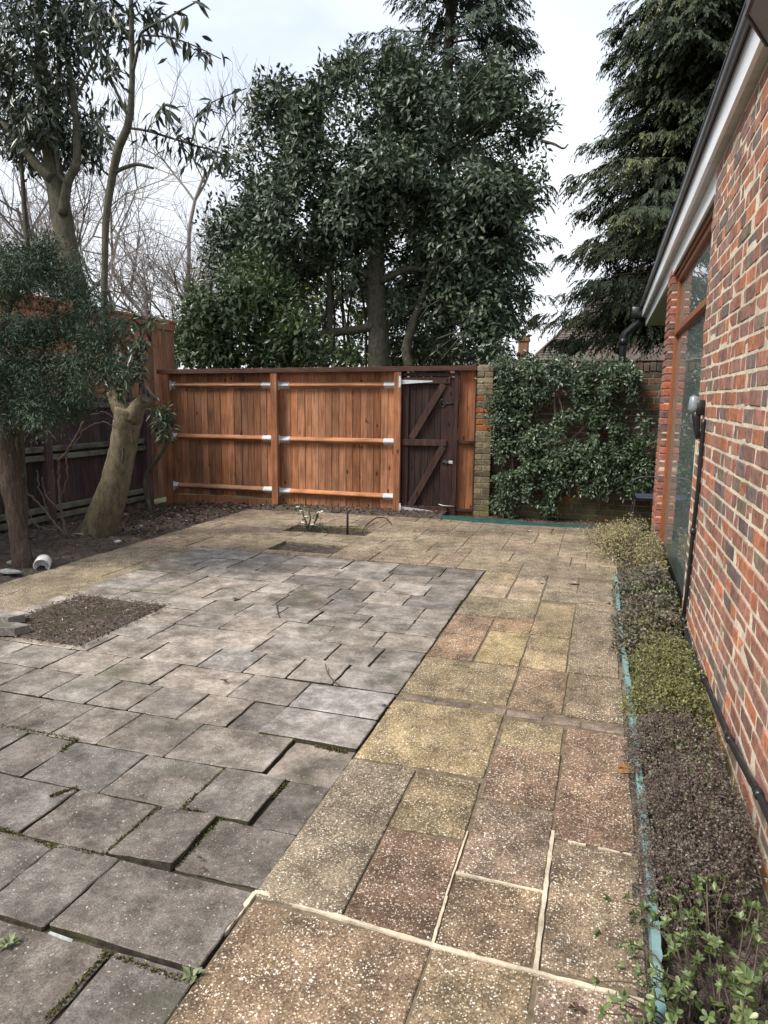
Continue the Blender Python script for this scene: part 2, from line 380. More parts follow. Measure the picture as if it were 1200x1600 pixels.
leafm('oak leaf', [(0, (0.034, 0.047, 0.029)), (.55, (0.067, 0.092, 0.054)), (.85, (0.106, 0.137, 0.076)), (1, (.115, .142, .078))], .42, .45, .06)
leafm('laurel leaf', [(0, (0.035, 0.053, 0.024)), (.5, (0.072, 0.103, 0.037)), (.9, (0.121, 0.160, 0.050)), (1, (0.209, 0.226, 0.066))], .32, .5, .1)
leafm('bay leaf', [(0, (0.022, 0.031, 0.021)), (.6, (0.037, 0.050, 0.031)), (1, (0.083, 0.094, 0.055))], .35, .5, .06)
leafm('conifer leaf', [(0, (.024, .033, .022)), (.45, (.055, .070, .040)), (.75, (.12, .13, .058)), (1, (.27, .25, .10))], .7, .25, .1)
leafm('far conifer leaf', [(0, (.030, .043, .032)), (.6, (.060, .082, .058)), (1, (.10, .125, .08))], .7, .25, .06)
leafm('yew leaf', [(0, (0.022, 0.036, 0.024)), (.6, (0.050, 0.079, 0.050)), (.92, (0.096, 0.134, 0.072)), (1, (0.180, 0.222, 0.108))], .65, .2, .05)
leafm('ivy leaf', [(0, (0.025, 0.042, 0.021)), (.55, (0.056, 0.087, 0.043)), (.85, (0.099, 0.142, 0.068)), (1, (0.180, 0.228, 0.128))], .38, .5, .08)
leafm('purple leaf', [(0, (.045, .032, .028)), (.4, (.10, .072, .06)), (.6, (.085, .095, .045)), (.85, (.17, .14, .105)), (1, (.30, .26, .21))], .45, .45, .08)
leafm('heather leaf', [(0, (.045, .031, .026)), (.5, (.10, .074, .060)), (.8, (.17, .135, .11)), (1, (.29, .26, .22))], .6, .3, .05)
leafm('lime leaf', [(0, (0.065, 0.070, 0.024)), (.5, (0.137, 0.140, 0.048)), (.85, (0.223, 0.218, 0.080)), (1, (0.324, 0.312, 0.144))], .5, .35, .15)
leafm('straw leaf', [(0, (0.117, 0.098, 0.043)), (.5, (0.234, 0.203, 0.093)), (.85, (0.343, 0.304, 0.153)), (1, (0.484, 0.445, 0.306))], .55, .3, .15)
leafm('shrub leaf', [(0, (0.052, 0.081, 0.025)), (.5, (0.098, 0.138, 0.046)), (.85, (0.161, 0.207, 0.081)), (1, (0.252, 0.298, 0.138))], .4, .45, .12)
leafm('weed leaf', [(0, (0.105, 0.135, 0.053)), (1, (0.225, 0.255, 0.135))], .5, .4, .15)
leafm('dead leaf', [(0, (.05, .030, .022)), (.5, (.12, .075, .053)), (.85, (.21, .145, .105)), (1, (.42, .34, .26))], .8, .2, 0)
leafm('white petal', [(0, (0.810, 0.837, 0.783)), (1, (1.080, 1.107, 1.053))], .5, .3, .2)
def leafobj(name):   # the same, one object per leaf, tone from the object's own random value
    m, nt, b = newmat(name+' single', .38, .45); oi = nd(nt, 'ObjectInfo').outputs['Random']
    src = [n for n in MATS[name].node_tree.nodes if n.type == 'VALTORGB'][0].color_ramp
    c = ramp(nt, oi, [(e.position, e.color[:3]) for e in src.elements]); nt.links.new(c, b.inputs['Base Color'])
leafobj('bay leaf'); leafobj('shrub leaf')
def glassm():
    m, nt, b = newmat('window glass', .01, .5); b.inputs['Transmission Weight'].default_value = 1.0; b.inputs['IOR'].default_value = 1.5
    b.inputs['Base Color'].default_value = (.86, .92, .90, 1)
    df_ = nd(nt, 'BsdfDiffuse', {'Color': (.30, .37, .35, 1)}); ms = nd(nt, 'MixShader', {0: .16, 1: b.outputs[0], 2: df_.outputs[0]}); nt.links.new(ms.outputs[0], nt.nodes['Material Output'].inputs[0])
glassm()
T = MATS
# ================================================================== ground, patio, slabs
def sheet(name, x0, x1, y0, y1, step, zf, mat, kind='structure', parent=None):
    nx, ny = int(round((x1-x0)/step))+1, int(round((y1-y0)/step))+1
    X, Y = np.meshgrid(np.linspace(x0, x1, nx), np.linspace(y0, y1, ny)); Z = zf(X, Y)
    V = np.stack([X, Y, Z], -1).reshape(-1, 3)
    i = np.arange(nx-1)[None, :]+nx*np.arange(ny-1)[:, None]; i = i.ravel()
    me = fastmesh(name, V-(wl(parent) if parent else 0), np.stack([i, i+1, i+nx+1, i+nx], 1), 4, mat, True)
    o = link(name, me); o.parent = parent
    if kind: o['kind'] = kind
    return o
g = M(); g.add([(-300, -300, -.12), (300, -300, -.12), (300, 300, -.12), (-300, 300, -.12)], [[0, 1, 2, 3]])
g.build('ground', T['meadow ground'], None, kind='structure')
HOLES = [(-3.22, -2.50, 6.41, 6.82), (-3.52, -2.44, 7.40, 7.76)]
def in_hole(X, Y): return ((X > -3.24) & (X < -2.48) & (Y > 6.38) & (Y < 6.85)) | ((X > -3.54) & (X < -2.42) & (Y > 7.38) & (Y < 7.78))
patio = sheet('patio', -4.72, .20, .25, 9.32, .04, lambda X, Y: -.0135+.006*(fbm(X, Y, 3.3, 3)-.5)+.006*(vnoise(X, Y, 22, 5)-.5)-.07*in_hole(X, Y), T['patio bedding'])
sandz = lambda X, Y: -.0065+.004*(fbm(X, Y, 6, 13)-.5)+.0015*(vnoise(X, Y, 40, 5)-.5)-.08*in_hole(X, Y)
sheet('path_bedding', -.949, .195, .25, 6.23, .035, sandz, T['joint sand'])
sheet('terrace_bedding', -4.62, .195, 6.232, 8.55, .03, sandz, T['joint sand'])
sheet('strip_bedding', -4.62, -3.92, .30, 6.23, .035, sandz, T['joint sand'])
def slab(x0, x1, y0, y1, mat, tone, z=0.0, tx=0.0, ty=0.0, gap=.0028, seg=6, jit=.0021, skew=0.0, thick=.05):
    """one paving slab: worn edge, slightly uneven, tilted by tx / ty about its centre"""
    cx, cy = (x0+x1)/2, (y0+y1)/2; hx, hy = (x1-x0)/2-gap-abs(rng.normal(0, .0015)), (y1-y0)/2-gap-abs(rng.normal(0, .0015))
    cor = [(-hx, -hy), (hx, -hy), (hx, hy), (-hx, hy)]; cr = .006; ring = []
    cj = rng.normal(0, .003, (4, 2))
    for a in range(4):
        p, q = np.array(cor[a])+cj[a], np.array(cor[(a+1) % 4])+cj[(a+1) % 4]
        for k in range(seg):
            t = (k+(.08 if k == 0 else 0))/seg
            if k == 0: pt = p+(q-p)*cr/np.linalg.norm(q-p)
            else: pt = p+(q-p)*t+rng.normal(0, jit, 2)
            ring.append(pt)
        ring.append(q-(q-p)*cr/np.linalg.norm(q-p))
    R0 = np.array(ring); n = len(R0); c = 1-.006/np.abs(R0).max()
    def zz(P): return z+P[:, 0]*tx+P[:, 1]*ty
    inn = R0*np.array([(hx-.0035)/hx, (hy-.0035)/hy]); low = R0
    jz = rng.normal(0, .0006, n)
    V = np.vstack([np.c_[inn, zz(inn)], np.c_[low, zz(low)-.0032+jz], np.c_[low*.995, zz(low)-thick]])
    Fs = [list(range(n))]
    for L in (0, 1):
        for k in range(n): Fs.append([(L+1)*n+k, (L+1)*n+(k+1) % n, L*n+(k+1) % n, L*n+k])
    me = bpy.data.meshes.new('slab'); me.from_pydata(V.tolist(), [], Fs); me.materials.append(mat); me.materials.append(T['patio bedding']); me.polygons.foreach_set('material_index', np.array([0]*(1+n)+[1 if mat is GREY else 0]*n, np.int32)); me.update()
    o = link('slab', me, patio, (cx, cy, 0)); o.rotation_euler = (0, 0, skew+rng.normal(0, .002)); o.color = (*tone, 1)
    return o
GREY, TAN = T['weathered grey concrete slab'], T['exposed aggregate slab']
def gtone(k=None):
    v = rng.uniform(.84, 1.14) if k is None else k; w = rng.normal(0, .02); return (v*(1.0+w), v, v*(1.0-w))
def grow(y0, y1, xs, sp={}):
    if y0 < 3.0 and xs[0] > -3.8:      # carry the row on to the tan strip
        n = max(1, round((xs[0]+3.9)/.37)); e = [-3.9+(xs[0]+3.9)*i/n+(random.uniform(-.05, .05) if i else 0) for i in range(n)]; sp = {k+n: v for k, v in sp.items()}; xs = e+list(xs)
    for i in range(len(xs)-1):
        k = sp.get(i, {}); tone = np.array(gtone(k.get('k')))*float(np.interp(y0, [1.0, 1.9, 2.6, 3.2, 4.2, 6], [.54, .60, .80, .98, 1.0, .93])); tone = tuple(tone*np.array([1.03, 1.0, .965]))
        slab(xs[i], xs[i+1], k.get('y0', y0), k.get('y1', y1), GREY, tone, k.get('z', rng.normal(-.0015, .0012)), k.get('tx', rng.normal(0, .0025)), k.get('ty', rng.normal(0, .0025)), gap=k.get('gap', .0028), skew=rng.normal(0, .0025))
XP = -.951
grow(.52, .80, [-2.2, -1.75, -1.30, XP]); grow(.80, 1.12, [-2.3, -1.83, -1.4, XP])
grow(1.12, 1.455, [-2.4, -1.95, -1.515, -1.215, XP], {3: dict(k=1.02), 2: dict(k=.98)})
grow(1.455, 1.795, [-2.5, -2.12, -1.71, -1.455, XP], {2: dict(z=.003, ty=-.015), 3: dict(z=.006, ty=-.030, tx=-.008, y1=1.787, k=1.02)})
grow(1.795, 2.10, [-2.75, -2.33, -1.885, -1.525, -1.262, XP], {3: dict(z=.010, tx=.075, ty=-.015, k=.86, gap=.004), 4: dict(z=-.002, y0=1.797, tx=-.004, k=.84)})
grow(2.10, 2.42, [-3.1, -2.72, -2.43, -2.165, -1.80, -1.425, -1.14, XP], {6: dict(z=-.005, k=.72), 5: dict(z=.006, tx=.03, k=1.02), 3: dict(k=.86)})
grow(2.42, 2.75, [-3.35, -2.95, -2.59, -2.33, -2.07, -1.72, -1.25, XP], {5: dict(z=.005, tx=.028, k=1.05), 6: dict(z=-.006, k=1.02)})
grow(2.75, 3.06, [-3.6, -3.27, -2.98, -2.68, -2.41, -2.16, -1.88, -1.615, -1.432], {7: dict(k=.58, z=-.006), 6: dict(k=1.1)})
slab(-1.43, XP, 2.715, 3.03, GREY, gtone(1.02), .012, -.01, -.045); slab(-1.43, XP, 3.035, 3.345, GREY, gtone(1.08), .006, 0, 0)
grow(3.06, 3.37, [-3.9, -3.62, -3.3, -2.96, -2.605, -2.25, -1.785, -1.435], {5: dict(k=1.12)})
grow(3.37, 3.68, [-3.03, -2.915, -2.53, -2.155, -1.865, -1.60, -1.32, XP], {0: dict(z=0)})
grow(3.37, 3.45, [-3.9, -3.5, -3.03])
grow(3.68, 4.0, [-3.02, -2.71, -1.97, -1.50, -1.22, XP], {2: dict(k=.95), 1: dict(k=1.1)})
grow(4.0, 4.3, [-3.02, -2.72, -2.38, -2.02, -1.66, -1.30, XP])
ys = [4.3, 4.6, 4.91, 5.22, 5.52, 5.84, 6.21]
for r in range(6):
    x = -3.86+rng.uniform(0, .06); xs = [-3.9]
    while True:
        x += rng.choice([.28, .31, .34, .37, .45, .6]);
        if x > XP-.18: break
        xs.append(x)
    grow(ys[r], ys[r+1], xs+[XP-.01], {int(rng.integers(3, 7)): dict(k=.62), int(rng.integers(2, 8)): dict(k=.7)})
# soil square among the grey slabs
def soilz(X, Y): return -.006+.022*fbm(X, Y, 5, 9)+.012*vnoise(X, Y, 28, 2)
sheet('soil_square', -3.80, -2.97, 3.40, 4.36, .02, lambda X, Y: np.where(np.minimum(np.minimum(X+3.76, -3.01-X), np.minimum(Y-3.44, 4.32-Y)) < .0, -.015, soilz(X, Y)), T['dark soil'])
for k in range(4):     # run of slabs between the soil square and the tan strip
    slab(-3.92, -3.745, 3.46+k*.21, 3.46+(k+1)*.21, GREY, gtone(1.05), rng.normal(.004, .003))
# ---- tan exposed aggregate slabs
RED, TANC, YEL, DUN = (.235, .155, .112), (.27, .195, .125), (.33, .255, .125), (.235, .182, .125)
def tsl(x0, x1, y0, y1, tone, **k):
    t = np.array(tone); t = t*(1.5 if t.max() < .23 else (1.25 if t.max() > .265 else 1.0))*rng.uniform(.93, 1.07); t = t*.62+t.mean()*.38*np.array([1.24, 1.03, .81]); slab(x0, x1, y0, y1, TAN, tuple(t), rng.normal(0, .0012), rng.normal(0, .003), rng.normal(0, .003), gap=k.get('gap', .0018), jit=.0014, skew=k.get('sk', 0))
tsl(-.951, -.387, .55, 1.0, RED); tsl(-.387, -.095, .55, 1.1, TANC); tsl(-.095, .19, .5, 1.15, RED)
tsl(-.948, -.387, 1.0, 1.745, (.150, .092, .052), sk=-.02); tsl(-.387, -.095, 1.1, 1.735, (.165, .115, .06), sk=-.01); tsl(-.095, .19, 1.15, 1.73, RED)
tsl(-.951, -.664, 1.765, 2.665, DUN); tsl(-.660, -.39, 1.765, 2.235, (.150, .080, .050)); tsl(-.660, -.39, 2.24, 2.645, (.165, .118, .055))
tsl(-.38, -.10, 1.75, 2.065, (.150, .095, .055)); tsl(-.38, -.10, 2.075, 2.52, RED); tsl(-.38, -.10, 2.53, 2.98, (.150, .085, .052)); tsl(-.38, -.10, 2.985, 3.255, (.190, .14, .062))
tsl(-.09, .19, 1.75, 2.345, (.160, .112, .070)); tsl(-.09, .19, 2.355, 3.245, (.160, .088, .055))
tsl(-.949, -.391, 2.675, 3.30, (.205, .148, .062))
BL = [-.93, -.745, -.565, -.385, -.20, -.025, .175]
for i in range(6):
    yo = 3.355-.06*i/5
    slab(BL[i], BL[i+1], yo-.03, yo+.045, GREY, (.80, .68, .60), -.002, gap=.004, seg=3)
tsl(-.949, -.39, 3.40, 3.945, (.170, .122, .060)); tsl(-.38, -.12, 3.38, 3.955, (.170, .105, .06)); tsl(-.11, .17, 3.37, 3.95, (.150, .105, .065))
tsl(-.949, -.664, 3.955, 4.83, (.185, .10, .055)); tsl(-.660, -.391, 3.965, 4.555, (.27, .195, .065)); tsl(-.660, -.391, 4.565, 4.85, (.21, .118, .055))
tsl(-.388, -.130, 3.965, 4.545, (.195, .140, .062)); tsl(-.388, -.130, 4.555, 5.355, (.205, .145, .065)); tsl(-.128, .16, 3.96, 5.42, (.140, .105, .066))
tsl(-.949, -.391, 4.86, 5.36, (.160, .118, .065))
tsl(-.949, -.66, 5.37, 5.75, TANC); tsl(-.65, -.4, 5.37, 5.75, TANC); tsl(-.39, .14, 5.43, 5.70, DUN)
tsl(-.949, -.66, 5.76, 6.21, (.20, .145, .07)); tsl(-.65, -.4, 5.76, 6.02, TANC); tsl(-.65, -.4, 6.03, 6.23, DUN); tsl(-.39, -.14, 5.71, 6.4, TANC); tsl(-.13, .14, 5.71, 6.11, DUN)
def ashlar(x0, y0, nx, ny, cell, blocked, sizes, tones):
    used = np.zeros((nx, ny), bool)
    for i in range(nx):
        for j in range(ny):
            if blocked(x0+(i+.5)*cell, y0+(j+.5)*cell): used[i, j] = True
    for j in range(ny):
        for i in range(nx):
            if used[i, j]: continue
            opts = list(sizes); random.shuffle(opts)
            for w, h in opts+[(1, 1)]:
                if i+w <= nx and j+h <= ny and not used[i:i+w, j:j+h].any():
                    used[i:i+w, j:j+h] = True
                    tsl(x0+i*cell, x0+(i+w)*cell, y0+j*cell, y0+(j+h)*cell, tones[random.randrange(len(tones))]); break
def blk(x, y):
    if any(a < x < b and c < y < d for a, b, c, d in HOLES): return True
    if x < -4.62+.05*math.sin(y*3): return True
    if y < 6.22 and x > -3.9: return True
    if y > 8.85 and x > -1.55: return True
    if y > 8.60+.16*(x+4.6)/3+.07 and x < -1.55: return True
    return False
ftones = [(.175, .128, .075), (.160, .112, .07), (.185, .140, .085), (.155, .102, .066), (.170, .125, .08)]
ashlar(-4.62, .456, 5, 39, .148, blk, [(4, 4), (4, 3), (3, 4), (2, 4), (5, 3), (3, 3), (2, 3)], [(.19, .148, .09), (.18, .138, .088), (.165, .13, .085)])
ashlar(-4.62, 6.23, 34, 19, .1415, blk, [(4, 4), (4, 3), (3, 4), (2, 4), (4, 2), (3, 3), (2, 2), (3, 2)], ftones)
# ---- jointing: pale mortar lines and moss tufts
def joint_strip(pts, w, mat, name, z=.0015):
    P = spline(pts, 10); n = len(P); m = M(); d = np.gradient(P, axis=0); d /= np.linalg.norm(d, axis=1)[:, None]; s = np.c_[-d[:, 1], d[:, 0]]
    V = []
    for i in range(n):
        a, b = w*(.5+rng.uniform(-.16, .16)), w*(.5+rng.uniform(-.16, .16))
        V += [(*(P[i]+s[i]*a), -.03), (*(P[i]+s[i]*a*.85), z+rng.normal(0, .0007)), (*(P[i]-s[i]*b*.85), z+rng.normal(0, .0007)), (*(P[i]-s[i]*b), -.03)]
    m.add(V, [[4*i+k, 4*i+k+1, 4*i+k+5, 4*i+k+4] for i in range(n-1) for k in range(3)])
    return m.build(name, mat, patio)
PM = T['pale path mortar']
for pts, w in (([(-.96, 1.785), (-.66, 1.765), (-.385, 1.742), (-.095, 1.735), (.18, 1.725)], .017), ([(-.955, 1.78), (-.966, 1.60)], .016), ([(-.383, 1.74), (-.385, 1.95)], .010),
               ([(-.388, 1.95), (-.385, 2.3)], .007), ([(-.095, 1.74), (-.096, 2.07), (-.094, 2.40)], .015), ([(-.38, 2.068), (-.09, 2.062)], .010), ([(-.04, 2.352), (.02, 2.350)], .009), ([(.06, 2.347), (.17, 2.342)], .010)):
    joint_strip(pts, w, PM, 'mortar_joint')
# ================================================================== brick walls
def brick_proto(L, seed):
    r = np.random.default_rng(seed); v = cbv(np.array([L/2, .03, .0339]), .0062)
    v = v+r.normal(0, .0019, v.shape); me = bpy.data.meshes.new('brick'); me.from_pydata(v.tolist(), [], CB_F); me.update(); return me, v
STR = [brick_proto(.215, s) for s in range(3)]; HED = [brick_proto(.1025, 10+s) for s in range(3)]
def brickwork(parent, org, ax, rotz, length, courses, pal, mat_o, mat_s, nparts, hfilter=None, z0=0.0, name='brick', top_soldier=False):
    """Flemish bond: org is the start of the brick face line, ax the direction along the wall"""
    org = np.array(org, float); ax = np.array(ax, float); Rz = np.array([[math.cos(rotz), -math.sin(rotz), 0], [math.sin(rotz), math.cos(rotz), 0], [0, 0, 1]])
    out = np.array([-math.sin(rotz), math.cos(rotz), 0]); L = []
    for c in range(courses):
        z = z0+.0375+c*.075; s = -(.165 if c % 2 else 0)-.05*random.random(); head = c % 3 == 1
        while s < length:
            w = .1025 if head else .215
            a, b = max(s, 0), min(s+w, length)
            if b-a > .03:
                ct = org+ax*(a+b)/2+np.array([0, 0, z])-out*(.03-rng.uniform(-.002, .0015))
                L.append((ct, b-a, head and b-a > .09))
            s += w+.0092; head = not head if random.random() > .12 else head
    def score(p):
        u, v, d = proj(p)
        ok = d > 0 and -40 < u < 1240 and -60 < v < 1660
        if ok and hfilter: ok = hfilter(p)
        return (1.0/d if ok else 0.0)
    L.sort(key=lambda t: -score(t[0])); mm = M(); mm.c = (1, 1, 1); n = 0
    for ct, w, hd in L:
        me, v = (HED if w < .13 else STR)[random.randrange(3)]; base = .1025 if w < .13 else .215; col = pal(ct)
        e = rng.normal(0, .006, 3); sx = w/base
        if n < nparts and score(ct) > 0:
            key = (id(me), mat_o.name)
            if key not in _bm: q = me.copy(); q.materials.append(mat_o); _bm[key] = q
            o = link(name, _bm[key], parent, ct); o.rotation_euler = (e[0], e[1]*.6, rotz+e[2]*.6); o.scale = (sx, 1, 1); o.color = (*col, 1); n += 1
        else:
            mm.c = col; mm.add((v*np.array([sx, 1, 1]))@Rz.T+ct, CB_F)
    if mm.V: mm.build('distant_brickwork' if n >= nparts else 'brickwork', mat_s, parent, kind='stuff')
_bm = {}
def pal_house(p):
    r = random.random()
    if r < .15: c = (.40, .165, .095)
    elif r < .48: c = (.31, .148, .108)
    elif r < .76: c = (.25, .14, .112)
    elif r < .90: c = (.170, .125, .112)
    else: c = (.22, .165, .12)
    k = rng.uniform(.8, 1.2); return tuple(x*k for x in c)
def pal_garden(p):
    r = random.random()
    if r < .08: c = (.30, .12, .065)
    elif r < .35: c = (.14, .085, .06)
    else: c = (.125, .105, .075)
    k = rng.uniform(.75, 1.2); return tuple(x*k for x in c)
# ---- the house on the right
house = thing('brick_house', 'brick house wall along the right with tall timber window and white fascia', 'house', (.565, 5, 0))
WX = .565
m = M(); m.box(WX+.003, WX+.24, 1.15, 4.998, -.1, 2.935, .001); wall = m.build('wall', T['cream mortar'], house)
brickwork(wall, (WX, 1.15, 0), (0, 1, 0), PI/2, 3.85, 39, pal_house, T['house brick'], T['house brick far'], 300)
# brick pier at the far side of the window: one brick per course showing outer face and reveal
m = M(); m.box(WX+.012, WX+.20, 8.012, 8.44, 0, 2.86, .001); pier = m.build('pier', T['cream mortar'], house)
for c in range(38):
    z = .0375+c*.075; m = M()
    cut = random.random() < .5
    m.box(-.11, .11, -.215 if cut else -.1025, .215 if cut else .1025, -.0325, .0325, .006, jit=.0012)
    me_o = m.build('brick', T['house brick'], pier, world_off=False, color=tuple(np.array(pal_house(0))*np.array([1.05, .80, .80])))
    me_o.location = np.array((WX+.11+rng.uniform(-.002, .002), 8.225 if cut else 8.1025, z))-wl(pier)
    if not cut:
        o = me_o.copy(); COL.objects.link(o); o.parent = pier; o.location = np.array((WX+.11, 8.3275, z))-wl(pier); o.color = (*pal_house(0), 1)
# glazing
win = M(); GX = .662
FR = T['brown timber frame']
win.box(GX-.035, GX+.045, 7.925, 7.998, .0, 2.83, .006); wframe = win.build('window', FR, house)
m = M(); m.box(GX-.032, GX+.045, 5.002, 5.07, .0, 2.75, .006); m.build('frame', FR, wframe)
m = M(); m.box(GX-.036, GX+.045, 5.07, 7.925, 2.715, 2.80, .006); m.box(GX-.055, GX-.037, 5.01, 7.99, 2.765, 2.797, .004); m.build('frame', FR, wframe)
m = M(); m.box(GX-.040, GX+.045, 5.07, 7.925, 2.185, 2.25, .008); m.build('transom', FR, wframe)
m = M(); m.box(GX-.008, GX+.045, 5.07, 7.925, -.06, .03, .004); m.build('sill', T['black iron'], wframe)
m = M(); m.box(GX, GX+.008, 5.07, 7.925, 2.25, 2.735, .0005); m.build('pane', T['window glass'], wframe)
m = M(); m.box(GX, GX+.008, 5.07, 7.925, .03, 2.185, .0005); m.build('pane', T['window glass'], wframe)
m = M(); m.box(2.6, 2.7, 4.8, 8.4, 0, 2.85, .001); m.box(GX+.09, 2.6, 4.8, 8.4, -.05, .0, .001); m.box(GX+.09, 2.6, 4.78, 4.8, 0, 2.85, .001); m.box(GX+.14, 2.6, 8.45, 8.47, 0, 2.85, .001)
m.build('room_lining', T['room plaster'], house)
# eaves
FX = .506
m = M(); m.box(FX, FX+.022, 1.0, 13.35, 2.947, 3.125, .002); m.build('fascia', T['white gloss fascia'], house)
m = M(); m.box(FX+.022, 1.2, 1.0, 13.35, 2.949, 2.962, .001); m.build('soffit', T['soffit paint'], house)
m = M(); m.box(.572, .592, 5.0, 13.3, 2.802, 2.948, .002); m.build('head_board', T['white gloss fascia'], house)
m = M(); m.box(.592, 3.0, 8.46, 13.3, 2.806, 2.82, .001); m.build('porch_ceiling', T['soffit paint'], house)
m = M(); m.box(.592, 3.2, 4.8, 8.5, 2.855, 2.93, .001); m.build('ceiling', T['soffit paint'], house)
gt = M(); prof = [(FX-.004, 3.16), (FX-.006, 3.128), (FX-.018, 3.108), (FX-.032, 3.102), (FX-.042, 3.112), (FX-.045, 3.160)]
V = [(x, y, z) for y in (3.08, 13.4) for x, z in prof]+[(x+(.006 if k == 0 else .004), y, z+.004) for y in (3.08, 13.4) for k, (x, z) in enumerate(prof)]
n = len(prof); gt.add(V, [[k, k+1, n+k+1, n+k] for k in range(n-1)]+[[2*n+k+1, 2*n+k, 3*n+k, 3*n+k+1] for k in range(n-1)]+[[n-1, 3*n-1, 4*n-1, 2*n-1]])
gt.tube([(FX-.046, 3.08, 3.160), (FX-.046, 13.4, 3.160)], .005, 6); gut = gt.build('gutter', T['gutter plastic'], house, True)
m = M(); m.box(FX-.02, 4.2, 1.0, 13.4, 3.13, 3.2, .004); m.box(FX+.03, 4.2, 1.2, 13.3, 2.965, 3.13, .004); m.build('roof', T['roof tile'], house, color=(.6, .6, .6))
dp = M(); P0 = np.array((FX-.045, 13.30, 3.06)); 
dp.tube([P0+(0, 0, .02), P0+(0, 0, -.12)], .08, 10); dp.box(P0[0]-.13, P0[0]+.06, 13.2, 13.4, 2.93, 3.12, .01)
dp.tube([P0+(0, 0, -.08), P0+(-.02, 0, -.2), P0+(-.21, 0, -.38), P0+(-.235, 0, -.48), P0+(-.235, 0, -3.0)], .062, 10); dp.tube([P0+(-.235, 0, -.46), P0+(-.235, 0, -.58)], .074, 10)
dp.build('downpipe', T['black plastic'], house, True)
m = M(); pol = [(.405, 3.06), (.52, 3.315), (.80, 3.93), (.80, 1.0), (.405, 1.0)]
m.prism([(x, y, 2.90) for x, y in pol], (0, 0, .04)); cano = m.build('canopy', T['grey canopy'], house)
m = M(); m.bar((.405, 1.0, 2.92), (.405, 3.06, 2.92), .055, .012, (1, 0, 0)); m.bar((.403, 3.05, 2.92), (.522, 3.325, 2.92), .055, .012, (.91, -.42, 0)); m.build('edge_trim', T['black plastic'], cano)
# conduit, bell fitting
fit = thing('wall_light', 'grey domed fitting with black conduit running down the red brick house wall', 'wall light', tuple(onx(1100, 640, WX)))
c0 = onx(1101, 633, WX); m = M(); Z0 = c0[2]
m.tube([(WX-.055, c0[1], Z0+.055), (WX-.058, c0[1], Z0+.045), (WX-.06, c0[1], Z0-.02), (WX-.045, c0[1], Z0-.045)], [.012, .028, .033, .024], 12)
m.build('dome', T['grey plastic'], fit, True)
m = M(); m.tube([(WX-.045, c0[1], Z0-.035), (WX-.04, c0[1], Z0-.075), (WX-.03, c0[1], Z0-.16), (WX-.02, c0[1]+.01, Z0-.2)], [.026, .024, .018, .014], 10); m.box(WX-.05, WX+.002, c0[1]-.03, c0[1]+.03, Z0-.06, Z0+.03, .006); m.build('collar', T['black plastic'], fit, True)
cpx = [(1100, 655), (1096, 700), (1090, 770), (1083, 830), (1077, 890), (1072, 935), (1068, 968), (1072, 990), (1084, 1025), (1100, 1060), (1121, 1110), (1140, 1155), (1163, 1200), (1185, 1240), (1205, 1285), (1240, 1370)]
CPTS = [onx(u, v, WX-.017) for u, v in cpx]; m = M(); m.tube(spline(CPTS, 6), .0125, 8); m.build('conduit', T['black plastic'], fit, True)
for k in (3, 6, 9, 11, 13):
    p = np.array(CPTS[k]); q = np.array(CPTS[k+1]); d = (q-p)/np.linalg.norm(q-p); m = M(); m.tube([p-d*.02, p+d*.02], .0165, 8); m.build('clip', T['black plastic'], fit, True)
# ---- garden wall at the back, with its end pier
gw = thing('garden_wall', 'old brick garden wall half hidden by the climbing shrub', 'wall', (-.2, 9.3, 0)); GY = 9.30
m = M(); m.box(-1.38, 1.4, GY+.007, GY+.22, -.1, 1.875, .001); core = m.build('wall', T['old grey mortar'], gw)
brickwork(core, (1.4, GY, 0), (-1, 0, 0), PI, 2.78, 25, pal_garden, T['garden brick'], T['garden brick far'], 235)
for i in range(36):   # brick on edge coping
    x = 1.36-i*.076; m = M(); m.box(-.033, .033, -.12, .12, -.052, .052, .006, jit=.0015)
    o = m.build('coping_brick', T['garden brick'], core, world_off=False, color=pal_garden(0)); o.location = np.array((x, GY+.11, 1.93+rng.normal(0, .003)))-wl(core)
m = M(); m.box(-1.575, -1.395, 9.147, 9.40, -.1, 1.96, .001); ep = m.build('pier', T['old grey mortar'], gw)
for c in range(26):
    z = .0375+c*.075; xs = (-1.595, -1.38) if c % 2 else (-1.595, -1.4925, -1.38)
    for a, b in zip(xs[:-1], xs[1:]):
        m = M(); m.box(-(b-a)/2+.005, (b-a)/2-.005, -.10, .10, -.0325, .0325, .006, jit=.0015)
        r = random.random(); col = (.33, .12, .05) if c in (19, 18, 16, 15, 11, 20) and r < .75 else ((.23, .18, .11) if r < .8 else (.15, .12, .08))
        o = m.build('brick', T['garden brick'], ep, world_off=False, color=tuple(np.array(col)*rng.uniform(.8, 1.2))); o.location = np.array(((a+b)/2, 9.24+rng.uniform(-.003, .003), z))-wl(ep)
